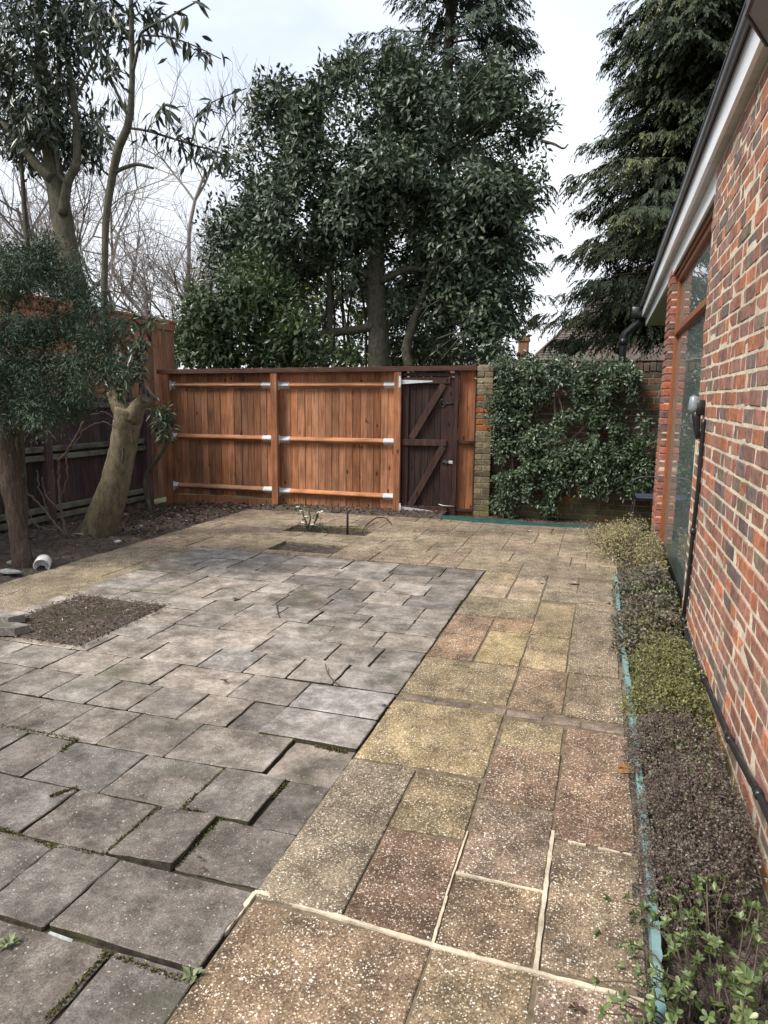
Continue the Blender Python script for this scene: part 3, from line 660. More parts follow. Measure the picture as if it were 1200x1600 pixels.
# ================================================================== fence, gate
FA = math.atan2(9.27-8.84, -1.85+5.82); FO = np.array([-5.82, 8.84, 0]); FD = np.array([math.cos(FA), math.sin(FA), 0]); FN = np.array([math.sin(FA), -math.cos(FA), 0])
def fpt(u, v, off=0.0):     # survey point on the fence plane (off = metres towards the garden)
    d = ray(u, v); o = FO+FN*off; t = ((o-CP)@FN)/(d@FN); p = CP+d*t; return (p-o)@FD, p[2]
def fw_(s, off, z): return FO+FD*s+FN*off+np.array([0, 0, z])
def fboard(m, s0, s1, o0, o1, z0, z1, ch=.003, twist=0.0):
    c = fw_((s0+s1)/2, (o0+o1)/2, (z0+z1)/2); v = cbv(np.array([(s1-s0)/2, abs(o1-o0)/2, (z1-z0)/2]), min(ch, abs(o1-o0)*.3))
    ct, st = math.cos(twist), math.sin(twist); v = v@np.array([[ct, st, 0], [-st, ct, 0], [0, 0, 1]])
    m.add(v@np.array([FD, -FN, (0, 0, 1)])+c, CB_F)
fence = thing('timber_fence', 'newly stained orange brown timber fence of upright boards between the gate and corner', 'fence', tuple(FO+FD*2))
FB, FRL, FC = T['fence board timber'], T['fence rail timber'], T['fence cap timber']
sL, s1, s2 = fpt(266, 690)[0], fpt(432, 690)[0], fpt(622, 690)[0]
ZT = lambda s: fpt(270, 579)[1]+(fpt(745, 573)[1]-fpt(270, 579)[1])*(s-sL)/(fpt(745, 573)[0]-sL)
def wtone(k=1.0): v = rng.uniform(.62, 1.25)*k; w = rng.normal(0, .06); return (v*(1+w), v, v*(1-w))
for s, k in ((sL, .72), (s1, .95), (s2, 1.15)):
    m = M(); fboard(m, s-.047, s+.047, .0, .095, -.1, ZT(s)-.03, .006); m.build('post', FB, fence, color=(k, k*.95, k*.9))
for a, b in ((sL-.02, s1+.005), (s1+.006, s2+.03)):
    s = a
    while s < b-.02:
        w = min(rng.uniform(.088, .108), b-s+.012); m = M(); zb = .0 if s > s1 else .12
        fboard(m, s-.006, s+w+.004, -.030+rng.normal(0, .002), -.014+rng.normal(0, .002), zb+rng.uniform(0, .015), ZT(s)-.035, .003, -.07)
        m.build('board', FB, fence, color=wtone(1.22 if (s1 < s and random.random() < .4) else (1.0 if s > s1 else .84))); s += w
bays = [((275, 601.8), (427, 601.5), 0), ((275, 682), (427, 686), 0), ((275, 759), (429, 766.5), 0), ((438, 602), (618, 601.5), 1), ((438, 687), (618, 691), 1), ((438, 768), (616, 777.5), 1)]
for (p, q, bay) in bays:
    (a, za), (b, zb) = fpt(*p, off=.05), fpt(*q, off=.05)
    a, b = (sL+.048, s1-.048) if bay == 0 else (s1+.048, s2-.048)
    A, B = fw_(a, 0, za), fw_(b, 0, zb); up_ = np.array([0, 0, 1.0])
    pr = [(-.012, .042), (.045, .006), (.045, -.006), (-.012, -.042)]
    m = M(); m.add([P+FN*o+up_*z for P in (A, B) for o, z in pr], [[0, 1, 5, 4], [1, 2, 6, 5], [2, 3, 7, 6], [3, 0, 4, 7], [3, 2, 1, 0], [4, 5, 6, 7]])
    rl = m.build('rail', FRL, fence, color=wtone(1.1))
    for P, d in ((A, 1), (B, -1)):
        e = (B-A)/np.linalg.norm(B-A)*d; pr2 = [(-.013, .046), (.049, .007), (.049, -.007), (-.013, -.046)]; m = M()
        l = .15 if not (d == 1 and bay == 0) else .06
        m.add([X+FN*o+up_*z for X in (P-e*.0, P+e*l) for o, z in pr2], [[0, 1, 5, 4], [1, 2, 6, 5], [2, 3, 7, 6], [3, 0, 4, 7], [3, 2, 1, 0], [4, 5, 6, 7]])
        m.add([P+e*.004+FN*o+up_*z for o, z in ((.0, .065), (.06, .065), (.06, -.065), (.0, -.065))], [[0, 1, 2, 3]]); m.build('bracket', T['galvanised steel'], rl)
m = M(); e0, e1 = sL-.12, fpt(746, 573)[0]
A, B = fw_(e0, .02, ZT(e0)), fw_(e1, .02, ZT(e1)); m.bar(A, B, .15, .026, (0, 0, 1), .004); m.bar(A+FN*.075-(0, 0, .03), B+FN*.075-(0, 0, .03), .04, .018, FN, .003); m.build('cap_rail', FC, fence)
m = M(); fboard(m, sL+.05, sL+.95, -.012, .012, -.08, .125); m.build('gravel_board', FB, fence, color=(.9, .85, .8))
m = M(); fboard(m, sL+.95, s1-.05, -.010, .014, -.08, .11); m.build('gravel_board', FB, fence, color=(.75, .75, .75))
# gate and its frame (pieces surveyed on the fence plane)
gf = thing('gate_frame', 'dark stained frame round the gate with a narrow orange board panel and slot above', 'gate frame', tuple(fw_(fpt(715, 700)[0], 0, 0)))
GT_ = T['dark gate timber']
def gx(u): return fpt(u, 690)[0]
def gz(v, u=680): return fpt(u, v)[1]
def gboard(u0, u1, v0, v1, o0, o1, name, mat, par, tone=(1, 1, 1)):
    m = M(); fboard(m, gx(u0), gx(u1), o0, o1, gz(v1), gz(v0), .004); return m.build(name, mat, par, color=tone)
gboard(708.6, 715.2, 576, 803, .0, .07, 'post', GT_, gf, (1.25, 1.1, 1.1)); gboard(741, 745.5, 576, 804, .0, .06, 'post', GT_, gf, (1.0, .9, .9))
gboard(629.3, 708.5, 583, 588.3, .0, .06, 'lintel', GT_, gf, (1.5, 1.4, 1.3)); gboard(629.3, 708.5, 574.5, 576.8, .0, .05, 'lintel', GT_, gf)
gboard(715.3, 729.5, 577, 806, -.012, .004, 'plank', FB, gf, (.82, .72, .66)); gboard(729.6, 741, 577, 806, -.012, .004, 'plank', FB, gf, (.98, .88, .8))
for v in (690, 795): gboard(715.3, 741, v-2.5, v+2.2, .005, .05, 'batten', GT_, gf, (1.6, 1.25, 1.1))
gate = thing('garden_gate', 'dark brown ledged and braced plank gate with two silver strap hinges', 'gate', tuple(fw_(gx(668), 0, 0)))
m = M(); fboard(m, s2+.03, gx(634), -.03, -.012, 0, gz(576), .003); m.build('stop', GT_, gf)
us = np.linspace(629.5, 708.2, 9)
for a, b in zip(us[:-1], us[1:]): gboard(a+.12, b-.12, 589.5, 801, -.006, .016, 'plank', GT_, gate, wtone(.95))
gboard(629.4, 638.5, 590, 801, .017, .038, 'stile', GT_, gate, (1.3, 1.2, 1.2)); gboard(689, 708.2, 590, 801, .017, .036, 'stile', GT_, gate, (1.15, 1.0, 1.0))
for v0, v1, r in ((589.8, 599.5, 702), (686.5, 696.5, 698.5), (790.5, 800, 702)): gboard(628.8, r, v0, v1, .039, .060, 'ledge', GT_, gate, (1.6, 1.45, 1.4))
for p, q in (((643.5, 685.5), (694, 600.5)), ((641.5, 789.5), (693, 697.5))):
    (a, za), (b, zb) = fpt(*p), fpt(*q); m = M(); m.bar(fw_(a, .048, za), fw_(b, .048, zb), .085, .022, FN, .004); m.build('brace', GT_, gate, color=(1.7, 1.5, 1.4))
for v, ln in ((597, 677), (793.5, 674)):
    m = M(); a, z = fpt(628.5, v); b, z2 = fpt(ln, v+(-1 if v < 700 else 4)); off = .066
    m.add([fw_(a, off, z+.028), fw_(a, off, z-.028), fw_(b, off, z2-.008), fw_(b, off, z2+.008)]+[fw_(a, off-.006, z+.028), fw_(a, off-.006, z-.028), fw_(b, off-.006, z2-.008), fw_(b, off-.006, z2+.008)], [[0, 1, 2, 3], [7, 6, 5, 4], [0, 4, 5, 1], [1, 5, 6, 2], [2, 6, 7, 3], [3, 7, 4, 0]])
    fboard(m, a-.03, a-.004, .095, .102, z-.075, z+.075); m.tube([fw_(a-.004, .10, z-.045), fw_(a-.004, .10, z+.045)], .009, 8); m.build('strap_hinge', T['galvanised steel'], gate)
for v, mt in ((630, 'black iron'), (722, 'black iron')):
    a, z = fpt(691, v); b, _ = fpt(713, v); m = M()
    m.tube([fw_(a, .045, z), fw_(b, .045, z)], .008 if v < 700 else .012, 6); fboard(m, a+.02, a+.07, .037, .045, z-.03, z+.03)
    ring = [fw_(a+.01+.035*math.cos(t), .05+.01*math.sin(t), z+.05*math.sin(t)) for t in np.linspace(0, 2*PI, 14)] if v < 700 else [fw_(a+.06, .045, z), fw_(a+.06, .085, z-.01), fw_(a+.06, .09, z-.05)]
    m.tube(ring, .006, 6); m.build('latch' if v < 700 else 'bolt', T[mt], gate, True)
a, z = fpt(686, 788); b, _ = fpt(708, 790); m = M(); m.tube([fw_(a, .06, z+.01), fw_(a+.06, .07, z-.005), fw_(b+.02, .075, z-.01)], .007, 6); m.build('hook', T['galvanised steel'], gate, True)
m = M(); a, z = fpt(705, 722); fboard(m, a-.03, a+.03, .038, .056, z-.018, z+.02); m.build('bolt_plate', T['galvanised steel'], gate)
# ---- dark fence down the left side
df = thing('dark_fence', 'low dark brown board fence with greenish rails behind the left bed', 'fence', (-6.2, 6.5, 0)); DX = -6.2
y = .6
while y < 8.62:
    w = rng.uniform(.10, .135); m = M(); m.box(DX-.02+rng.normal(0, .003), DX-.004, y, y+w-.004, -.1, 1.50+rng.normal(0, .006), .003); m.build('board', T['dark fence timber'], df, color=wtone(1.0)); y += w
for z in (.10, .20, .80, .90, 1.40):
    m = M(); y1 = 8.55 if z != .90 else 8.5; m.box(DX, DX+.055, .6, y1, z-.03, z+.035, .006); m.build('rail', T['dark rail timber'], df, color=(1, 1, 1) if z > .3 else (1.2, 1.3, 1.1))
for y in (.8, 2.8, 4.75, 6.68, 8.58):
    m = M(); m.box(DX-.02, DX+.085, y-.05, y+.05, -.1, 1.56, .006); m.build('post', T['dark fence timber'], df, color=(1.5, 1.4, 1.4))
m = M(); m.box(DX-.03, DX+.0, .6, 8.55, -.1, .06, .004); m.build('gravel_board', T['dark rail timber'], df)
nf = thing('neighbour_fence', 'taller pale orange board fence rising behind the dark fence', 'fence', (-6.38, 7, 0)); NX = -6.38
y = .4
while y < 9.62:
    w = rng.uniform(.10, .125); m = M(); m.box(NX-.01+rng.normal(0, .002), NX+.010, y, min(y+w-.003, 9.64), 0, 2.58, .003); m.build('board', T['neighbour timber'], nf, color=wtone(1.0)); y += w
m = M(); m.box(NX-.05, NX+.05, .4, 9.66, 2.615, 2.655, .006); m.build('cap_rail', T['neighbour timber'], nf, color=(.95, .9, .9))
m = M(); m.box(NX+.012, NX+.032, .4, 9.66, 2.50, 2.612, .004); m.build('top_rail', T['neighbour timber'], nf, color=(.85, .8, .8))
for y in (4.4, 6.2, 8.0, 9.60): m = M(); m.box(NX-.11, NX-.012, y-.045, y+.045, 0, 2.61, .006); m.build('post', T['neighbour timber'], nf, color=(.7, .7, .7))
# ---- neighbours' houses beyond the wall
nh = thing('tiled_house', 'house with a steep brown tiled hip roof beyond the garden wall', 'house', (1, 26, 0))
m = M(); m.box(-2.2, 6, 24.3, 31, -.1, 2.9, .01); m.build('wall', T['rendered wall'], nh)
rm = M(); rm.c = (1, 1, 1)
Aq, Bq, Cq, Dq = np.array((-2.45, 24, 2.8)), np.array((6.3, 24, 2.8)), np.array((4.0, 27.2, 6.1)), np.array((.55, 27.2, 6.1))
Eq = np.array((-2.45, 31, 2.8))
def tiles(m, P0, P1, Q1, Q0, rows, tw):
    nrm = np.cross(P1-P0, Q0-P0); nrm /= np.linalg.norm(nrm); nrm = nrm if nrm[2] > 0 else -nrm
    for r in range(rows):
        a, b = r/rows, (r+1.25)/rows; L0, R0_ = P0+(Q0-P0)*a, P1+(Q1-P1)*a; L1, R1 = P0+(Q0-P0)*b, P1+(Q1-P1)*b
        n = max(1, int(np.linalg.norm(R0_-L0)/tw)); off = .5*(r % 2)/n
        for k in range(n+1):
            t0, t1 = max(0, k/n-off), min(1, (k+1)/n-off-.012/max(n*tw, .1))
            if t1 <= t0: continue
            j = rng.normal(0, .006); up_ = nrm*(.03+j)
            q = [L0+(R0_-L0)*t0+up_, L0+(R0_-L0)*t1+up_, L1+(R1-L1)*t1+nrm*.004, L1+(R1-L1)*t0+nrm*.004, L0+(R0_-L0)*t0, L0+(R0_-L0)*t1]
            m.add(q, [[0, 1, 2, 3], [4, 5, 1, 0]])
tiles(rm, Aq, Bq, Cq, Dq, 38, .2)
rf = rm.build('roof', T['roof tile'], nh, color=(1, 1, 1))
tl = M(); tiles(tl, Eq, Aq, Dq, Dq+np.array((0, 1.0, 0)), 38, .2); tl.build('roof_slope', T['roof tile'], nh, color=(.9, .9, .9))
m = M(); m.add([Aq, Bq, Cq, Dq, Eq, Eq+(8.7, 0, 0), Cq+(0, 1, 0), Dq+(0, 1, 0)], [[0, 1, 2, 3], [4, 0, 3, 7], [5, 4, 7, 6], [3, 2, 6, 7]]); m.build('roof_deck', T['roof tile'], nh, color=(.5, .5, .5))
m = M(); m.tube([Aq+(0, 0, .02), Dq+(0, 0, .02)], .05, 6); m.tube([Dq+(0, 0, .03), Cq+(0, 0, .03)], .06, 6); m.build('ridge_tile', T['roof tile'], nh, color=(1.15, 1.1, 1.05))
m = M(); H1 = ony(888, 560, 25.0); H2 = ony(965, 512, 25.0)
gb = np.array([(-1.1, 23.3, 2.75), (3.6, 23.3, 2.75), (1.4, 25.4, 4.9)]); m.add([*gb, (1.4, 27, 4.9)], [[0, 1, 2], [0, 2, 3], [1, 3, 2]]); m.build('porch_roof', T['roof tile'], nh, color=(1.1, 1.05, 1))
bh = thing('chimney_house', 'distant pinkish house with a small brick chimney glimpsed behind the trees', 'house', (-5, 28, 0))
m = M(); m.box(-8.5, -2.9, 27, 33, -.1, 2.85, .01); m.build('wall', T['rendered wall'], bh)
m = M(); m.add([(-8.7, 26.8, 2.8), (-2.7, 26.8, 2.8), (-4.2, 29.5, 3.4), (-7.2, 29.5, 3.4), (-8.7, 33, 2.8), (-2.7, 33, 2.8)], [[0, 1, 2, 3], [1, 5, 2], [4, 0, 3], [5, 4, 3, 2]]); m.build('roof', T['roof tile'], bh)
c1 = ony(818, 545, 26.7); m = M(); m.box(c1[0]-.17, c1[0]+.17, 26.5, 26.9, 2.0, 3.72, .01); m.box(c1[0]-.21, c1[0]+.21, 26.46, 26.94, 3.62, 3.74, .01); m.box(c1[0]-.19, c1[0]+.19, 26.48, 26.92, 3.741, 3.80, .01)
ch_ = m.build('chimney', T['garden brick'], bh, color=(.3, .16, .10)); m = M(); m.lathe((c1[0], 26.7, 3.80), [(.07, 0), (.06, .2), (.075, .24), (.055, .25)]); m.build('chimney_pot', T['roof tile'], ch_, color=(1.6, 1.1, .9))
for x, z in ((-6.8, 1.6), (-4.6, 1.6)):
    m = M(); m.box(x-.5, x+.5, 26.95, 27.0, z-.5, z+.5, .01); w_ = m.build('window', T['soffit paint'], bh); m = M(); m.box(x-.44, x+.44, 26.93, 26.948, z-.44, z+.44, .002); m.build('pane', T['black plastic'], w_)
# ================================================================== foliage tools
def unit(a): return a/(np.linalg.norm(a, axis=-1, keepdims=True)+1e-9)
def rdir(n): return unit(rng.normal(size=(n, 3)))
def leafmesh(name, P, D, Nv, L, Wd, mat, rnd, fold=.18, sag=.0, kind='stuff', parent=None, oname='leaves'):
    P, D = np.asarray(P), unit(np.asarray(D)); S_ = unit(np.cross(D, Nv)); N2 = np.cross(S_, D); n = len(P)
    L = np.broadcast_to(L, n)[:, None]; Wd = np.broadcast_to(Wd, n)[:, None]
    mid = P+D*L*.48; tip = P+D*L-np.array([0, 0, 1])*L*sag
    V = np.stack([P, mid, tip, mid+S_*Wd*.5+N2*Wd*fold, mid-S_*Wd*.5+N2*Wd*fold], 1).reshape(-1, 3)
    b = np.arange(n)[:, None]*5
    Fc = np.stack([b+np.array([[0, 1, 3]]), b+np.array([[1, 2, 3]]), b+np.array([[0, 4, 1]]), b+np.array([[1, 4, 2]])], 1).reshape(-1, 3)
    if parent is not None: V = V-wl(parent)
    me = fastmesh(name, V, Fc, 3, mat, False, np.repeat(rnd, 4)); o = link(oname, me); o.parent = parent
    if kind: o['kind'] = kind
    return o
def blobs(specs, y, jy=.0, depth_scale=1.0):
    """survey ellipses (u, v, radius px[, y]) -> world ellipsoids"""
    out = []
    for s in specs:
        yy = s[3] if len(s) > 3 else y+rng.uniform(-jy, jy); c = ony(s[0], s[1], yy); d = (c-CP)@fw; r = s[2]*d/F_PX
        out.append((c, r))
    return out
def clumps(bl, n, k, shell=(.55, 1.05), spread=.18, outw=.7, grav=-.15, flat=1.0):
    """n leaf clusters of k leaves over the outer part of the blobs -> base points, directions, normals, cluster tone"""
    R = np.array([b[1] for b in bl]); C = np.array([b[0] for b in bl]); w = R**2/np.sum(R**2); i = rng.choice(len(bl), n, p=w)
    o = rdir(n); o[:, 2] = o[:, 2]*flat; q = rng.uniform(shell[0], shell[1], n)
    cc = C[i]+o*R[i][:, None]*q[:, None]
    P = np.repeat(cc, k, 0)+np.clip(rng.normal(0, spread, (n*k, 3)), -spread*1.5, spread*1.5); oo = np.repeat(o, k, 0)
    D = unit(oo*outw+rdir(n*k)*.8+np.array([0, 0, grav])); N = unit(oo+rdir(n*k)*.6+np.array([0, 0, .7]))
    return P, D, N, np.repeat(rng.uniform(0, 1, n), k)
def toned(t, n, a=.5): return np.clip(t*a+rng.uniform(0, 1, n)**1.4*(1-a)*1.05, 0, 1)
def limb(parent, name, pts, rad, mat, n=8, wob=.06, sm=5):
    P = spline(pts, sm); r = np.interp(np.linspace(0, 1, len(P)), np.linspace(0, 1, len(rad)), rad); m = M(); m.tube(P, list(r), n, True, wob)
    return m.build(name, mat, parent, True)
def pxl(spec, y, base=None):
    """survey polyline (u, v, radius px[, y]) -> points, radii"""
    pts, rad = [], []
    for s in spec:
        p = ony(s[0], s[1], s[3] if len(s) > 3 else y); pts.append(p); rad.append(s[2]*((p-CP)@fw)/F_PX)
    return pts, rad
def pxlimb(parent, name, spec, y, mat, n=8, wob=.06, ground=False):
    p, r = pxl(spec, y)
    if ground: p = [np.array([p[0][0], p[0][1], -.05])]+p; r = [r[0]*1.25]+r
    return limb(parent, name, p, r, mat, n, wob)

# ---- big glossy evergreen behind the fence
Y0 = 12.6; b0 = ony(592, 560, Y0)
oak = thing('evergreen_tree', 'big glossy broadleaved evergreen tree filling the sky behind the fence and gate', 'tree', (b0[0], Y0, 0))
pxlimb(oak, 'trunk', [(592, 565, 17), (590, 500, 16), (587, 430, 15), (590, 350, 12), (606, 260, 9), (625, 150, 6), (640, 90, 3)], Y0, T['green bark'], 12, .05, True)
for sp in ([(585, 508, 8), (560, 515, 7), (520, 520, 7), (485, 528, 6), (478, 550, 5), (468, 575, 5)], [(515, 518, 5), (516, 470, 5), (514, 420, 4), (512, 350, 3)],
           [(487, 526, 4), (482, 490, 4), (465, 460, 3.5), (435, 450, 3), (405, 462, 2)], [(585, 435, 7), (555, 420, 6), (520, 418, 5), (480, 420, 3.5), (440, 405, 2.5)],
           [(497, 505, 3), (510, 490, 3), (530, 465, 3), (560, 448, 3), (585, 445, 4)], [(492, 515, 2.5), (488, 470, 2.5), (478, 420, 2), (474, 380, 2)],
           [(640, 575, 8), (635, 545, 8), (648, 500, 7), (668, 440, 5), (690, 370, 4)], [(595, 440, 6), (640, 420, 5), (690, 425, 4), (740, 410, 4), (765, 380, 3)],
           [(600, 380, 5), (640, 330, 4), (690, 290, 3), (740, 230, 2.5)], [(590, 350, 5), (550, 300, 4), (510, 260, 3), (470, 200, 2)], [(592, 400, 4), (545, 355, 3), (480, 330, 2.5), (410, 320, 2)],
           [(845, 220, 2.5), (865, 225, 2), (880, 232, 1.5), (888, 225, 1)], [(700, 180, 2.0), (720, 230, 1.8), (742, 240, 1.5), (738, 190, 1.2)]):
    pxlimb(oak, 'branch', sp, Y0-.1, T['green bark'], 7)
for u in (505, 520, 540, 548, 572, 700, 470): pxlimb(oak, 'stem', [(u, 575, 2.2), (u+rng.uniform(-6, 6), 500, 2), (u+rng.uniform(-14, 14), 420, 1.5)], Y0+.6, T['yew bark'], 6, .05, True)
spec = [(470, 195, 70), (440, 165, 42), (525, 140, 42), (540, 105, 26), (560, 165, 72), (660, 160, 80), (740, 150, 72), (782, 155, 40), (805, 205, 42), (828, 235, 22), (778, 235, 58), (425, 260, 62), (500, 260, 95),
        (600, 240, 100), (700, 250, 95), (768, 290, 60), (806, 285, 24), (395, 330, 50), (450, 340, 72), (540, 330, 85), (640, 330, 85), (720, 340, 80), (772, 350, 50), (375, 365, 42), (410, 395, 44), (470, 395, 52),
        (540, 385, 46), (650, 395, 60), (720, 410, 66), (766, 420, 46), (700, 470, 52), (755, 470, 48), (760, 350, 60), (630, 130, 50), (590, 290, 70), (350, 300, 24), (410, 140, 22), (440, 128, 14), (835, 165, 14), (822, 320, 20), (812, 390, 20), (680, 520, 26), (735, 515, 28), (350, 395, 34), (345, 430, 26), (385, 430, 34), (430, 425, 36), (465, 440, 22), (505, 140, 14), (480, 150, 16), (535, 90, 13), (400, 165, 18), (385, 205, 16), (360, 255, 16), (345, 330, 18), (330, 360, 14), (330, 390, 12), (852, 170, 8), (844, 185, 10), (852, 222, 8), (836, 270, 14), (834, 300, 12), (826, 350, 12), (812, 420, 14), (805, 455, 22), (790, 500, 22), (805, 520, 14), (765, 535, 26), (720, 545, 18), (590, 105, 22), (620, 90, 20), (760, 95, 22), (812, 150, 16), (570, 440, 20), (545, 425, 20), (640, 450, 24), (620, 480, 14), (660, 470, 26)]
bl = blobs(spec, Y0, .7)
for k in range(90):     # sprigs that break the outline
    c_, r_ = bl[rng.integers(0, 34)]; o_ = unit(rng.normal(size=3)*np.array([1, .5, 1])); bl.append((c_+o_*r_*.98, rng.uniform(.10, .26)))
P, D, N, t = clumps(bl, 5600, 16, (.35, 1.0), .12, .6, -.05)
gap = vnoise(P[:, 0]*1.0+P[:, 1]*.6, P[:, 2], 1.5, 21)*.65+vnoise(P[:, 0]-P[:, 1]*.5, P[:, 2], 3.3, 5)*.35; keep = gap > .37; P, D, N, t = P[keep], D[keep], N[keep], t[keep]
tw_ = M()
for i in rng.integers(0, len(P), 420):
    q = P[i]; c_ = np.array([b0[0]+(q[0]-b0[0])*.35, Y0+(q[1]-Y0)*.3, q[2]-.25-.25*abs(q[0]-b0[0])]); s_ = q+(c_-q)*rng.uniform(.25, .6); tw_.tube([s_, (s_+q)/2+rng.normal(0, .06, 3), q], [.018, .012, .006], 4)
tw_.build('twigs', T['green bark'], oak, True, kind='stuff')
leafmesh('crown', P, D, N, rng.uniform(.085, .15, len(P)), rng.uniform(.042, .062, len(P)), T['oak leaf'], toned(t, len(P)), .10, .04, parent=oak, oname='crown')
bl = blobs([(430, 480, 44), (380, 470, 46), (330, 500, 42), (300, 530, 36), (350, 545, 44), (410, 540, 44), (460, 520, 34), (395, 430, 34), (310, 470, 26), (292, 555, 20), (288, 520, 16), (500, 555, 26), (545, 560, 18), (440, 565, 30)], 11.0, .5)
lb = ony(370, 560, 11.0); lh = thing('laurel_bush', 'bright green laurel bush rising above the fence between the tall panel and tree trunk', 'bush', (lb[0], 11.0, 0))
P, D, N, t = clumps(bl, 1100, 12, (.2, 1.02), .12, .6, -.15)
leafmesh('foliage', P, D, N, rng.uniform(.09, .15, len(P)), rng.uniform(.04, .06, len(P)), T['laurel leaf'], toned(t, len(P)), .12, .08, parent=lh, oname='foliage')
for u, v in ((330, 500), (380, 470), (430, 490), (410, 540)): pxlimb(lh, 'stem', [(370+(u-370)*.4, 600, 2.5), (u, v, 1.5)], 11.0, T['twig'], 6, .05, True)
# shrubs further back, seen between the trunks
bs = thing('dense_shrub', 'dark shrub thicket seen between the evergreen trunk and the fence top', 'shrub', (ony(600, 570, 15.2)[0], 15.2, 0))
bl = blobs([(470, 545, 34), (510, 550, 28), (545, 540, 26), (620, 545, 26), (655, 540, 22), (440, 510, 36), (700, 550, 24), (500, 490, 32), (770, 560, 20), (560, 490, 26), (530, 450, 28), (470, 460, 32), (570, 440, 26), (620, 490, 26), (650, 480, 24), (500, 420, 30)], 15.2, .5)
P, D, N, t = clumps(bl, 760, 10, (.2, 1.0), .16, .6, -.1)
leafmesh('foliage', P, D, N, rng.uniform(.10, .17, len(P)), rng.uniform(.045, .065, len(P)), T['laurel leaf'], toned(t, len(P)), .12, .08, parent=bs, oname='foliage')
pxlimb(bs, 'stem', [(560, 600, 3), (545, 540, 2), (535, 470, 1.5)], 15.2, T['twig'], 6, .05, True)
# ---- conifers
def conifer(name, label, base, H, prof, nb, mat, leaf, kf, droop=.9, seed=1, zmin=.6, tilt=.2, bark='yew bark', trunk_r=.22, fl=(.28, .55), nl=13):
    """trunk, arching branches, and drooping fronds along both sides of each branch"""
    r = np.random.default_rng(seed); root = thing(name, label, 'conifer', tuple(base)); base = np.array(base)
    limb(root, 'trunk', [base+(0, 0, -.1), base+(0, 0, H*.5), base+(0, 0, H)], [trunk_r, trunk_r*.6, .02], T[bark], 10)
    hs = np.sort(r.uniform(zmin, H*.985, nb)); br = M(); C, Fd, Fl, Tn = [], [], [], []
    for i, h in enumerate(hs):
        a = r.uniform(0, 2*PI); l = np.interp(h, prof[0], prof[1])*r.uniform(.62, 1.14); o = np.array([math.cos(a), math.sin(a), 0]); s = np.array([-o[1], o[0], 0]); bt = r.uniform(0, 1)
        t = np.linspace(0, 1, 7); path = base+np.array([0, 0, h])+o*(t*l)[:, None]+np.array([0, 0, 1])*((tilt*t-droop*.5*t**2+droop*.2*t**3)*l)[:, None]
        br.tube(path[:-1], list(np.linspace(.026, .004, 6)*(l/3+.3)), 4)
        n = max(4, int(kf*(l+.4))); tt = r.uniform(.15, 1.0, n)**.75; wd = .30*l*(1-tt)**.7*tt**.3+.05; u = r.uniform(-1, 1, n)
        c = np.stack([np.interp(tt, t, path[:, q]) for q in range(3)], 1)+s*(u*wd)[:, None]-np.array([0, 0, 1])*(u**2*wd*.5)[:, None]
        C.append(c); Fd.append(unit(o*(.45+.5*tt)[:, None]+s*(u*.9)[:, None]+np.array([0, 0, -.15])+r.normal(0, .22, (n, 3)))); Fl.append(r.uniform(*fl, n)*(1-.35*tt)); Tn.append(np.clip(.12+.55*bt*r.uniform(.3, 1.2, n), 0, .8))
    br.build('branches', T['twig'], root, True, kind='stuff')
    C, Fd = np.concatenate(C), np.concatenate(Fd); Fl, Tn = np.concatenate(Fl), np.concatenate(Tn); n = len(C)
    q = np.tile(np.linspace(.06, 1, nl), n); C, Fd, Fl, Tn = np.repeat(C, nl, 0), np.repeat(Fd, nl, 0), np.repeat(Fl, nl), np.repeat(Tn, nl); dn = np.array([0, 0, -1.0])
    P = C+Fd*(Fl*q)[:, None]+dn*(Fl*.62*q**1.8)[:, None]; tan = unit(Fd+dn*(1.1*q**.8)[:, None]); sd_ = unit(np.cross(tan, np.array([0, 0, 1.0])+r.normal(0, .2, (len(tan), 3))))
    sg = np.where(np.arange(len(q)) % 2 == 0, 1.0, -1.0)*r.uniform(.3, 1.0, len(q)); D = unit(tan+sd_*sg[:, None]*.85+dn*.25+r.normal(0, .15, tan.shape)); N = unit(np.cross(sd_, tan)+r.normal(0, .25, tan.shape))
    leafmesh('crown', P, D, N, leaf[0]*(1.1-.55*q)*r.uniform(.8, 1.25, len(q)), leaf[1]*r.uniform(.8, 1.2, len(q)), mat, np.clip(Tn*.75+.38*q**2*Tn+r.uniform(0, .22, len(q)), 0, 1), .10, .12, parent=root, oname='crown')
    return root
cb = ony(690, 560, 17.0)
conifer('conifer_tree', 'dark slender conifer standing behind the broad evergreen, its top leaving the picture', (cb[0], 17.0, 0), 16.0, ([0, 3, 6, 9, 10, 11, 16], [2.4, 2.4, 2.2, 1.95, 1.8, 1.5, .1]), 270, T['far conifer leaf'], (.13, .036), 15, .8, 3, 1.3)
cb = ony(1085, 560, 15.5)
conifer('conifer_tree', 'tall drooping conifer with yellowish tips rising beside the white fascia', (cb[0]+.15, 15.8, 0), 14.5, ([0, 2.2, 3.4, 4.4, 5.4, 7, 9.5, 12, 14.5], [2.2, 2.4, 3.0, 2.9, 2.6, 2.35, 1.9, 1.25, .1]), 620, T['conifer leaf'], (.12, .032), 20, .9, 8, 2.75)
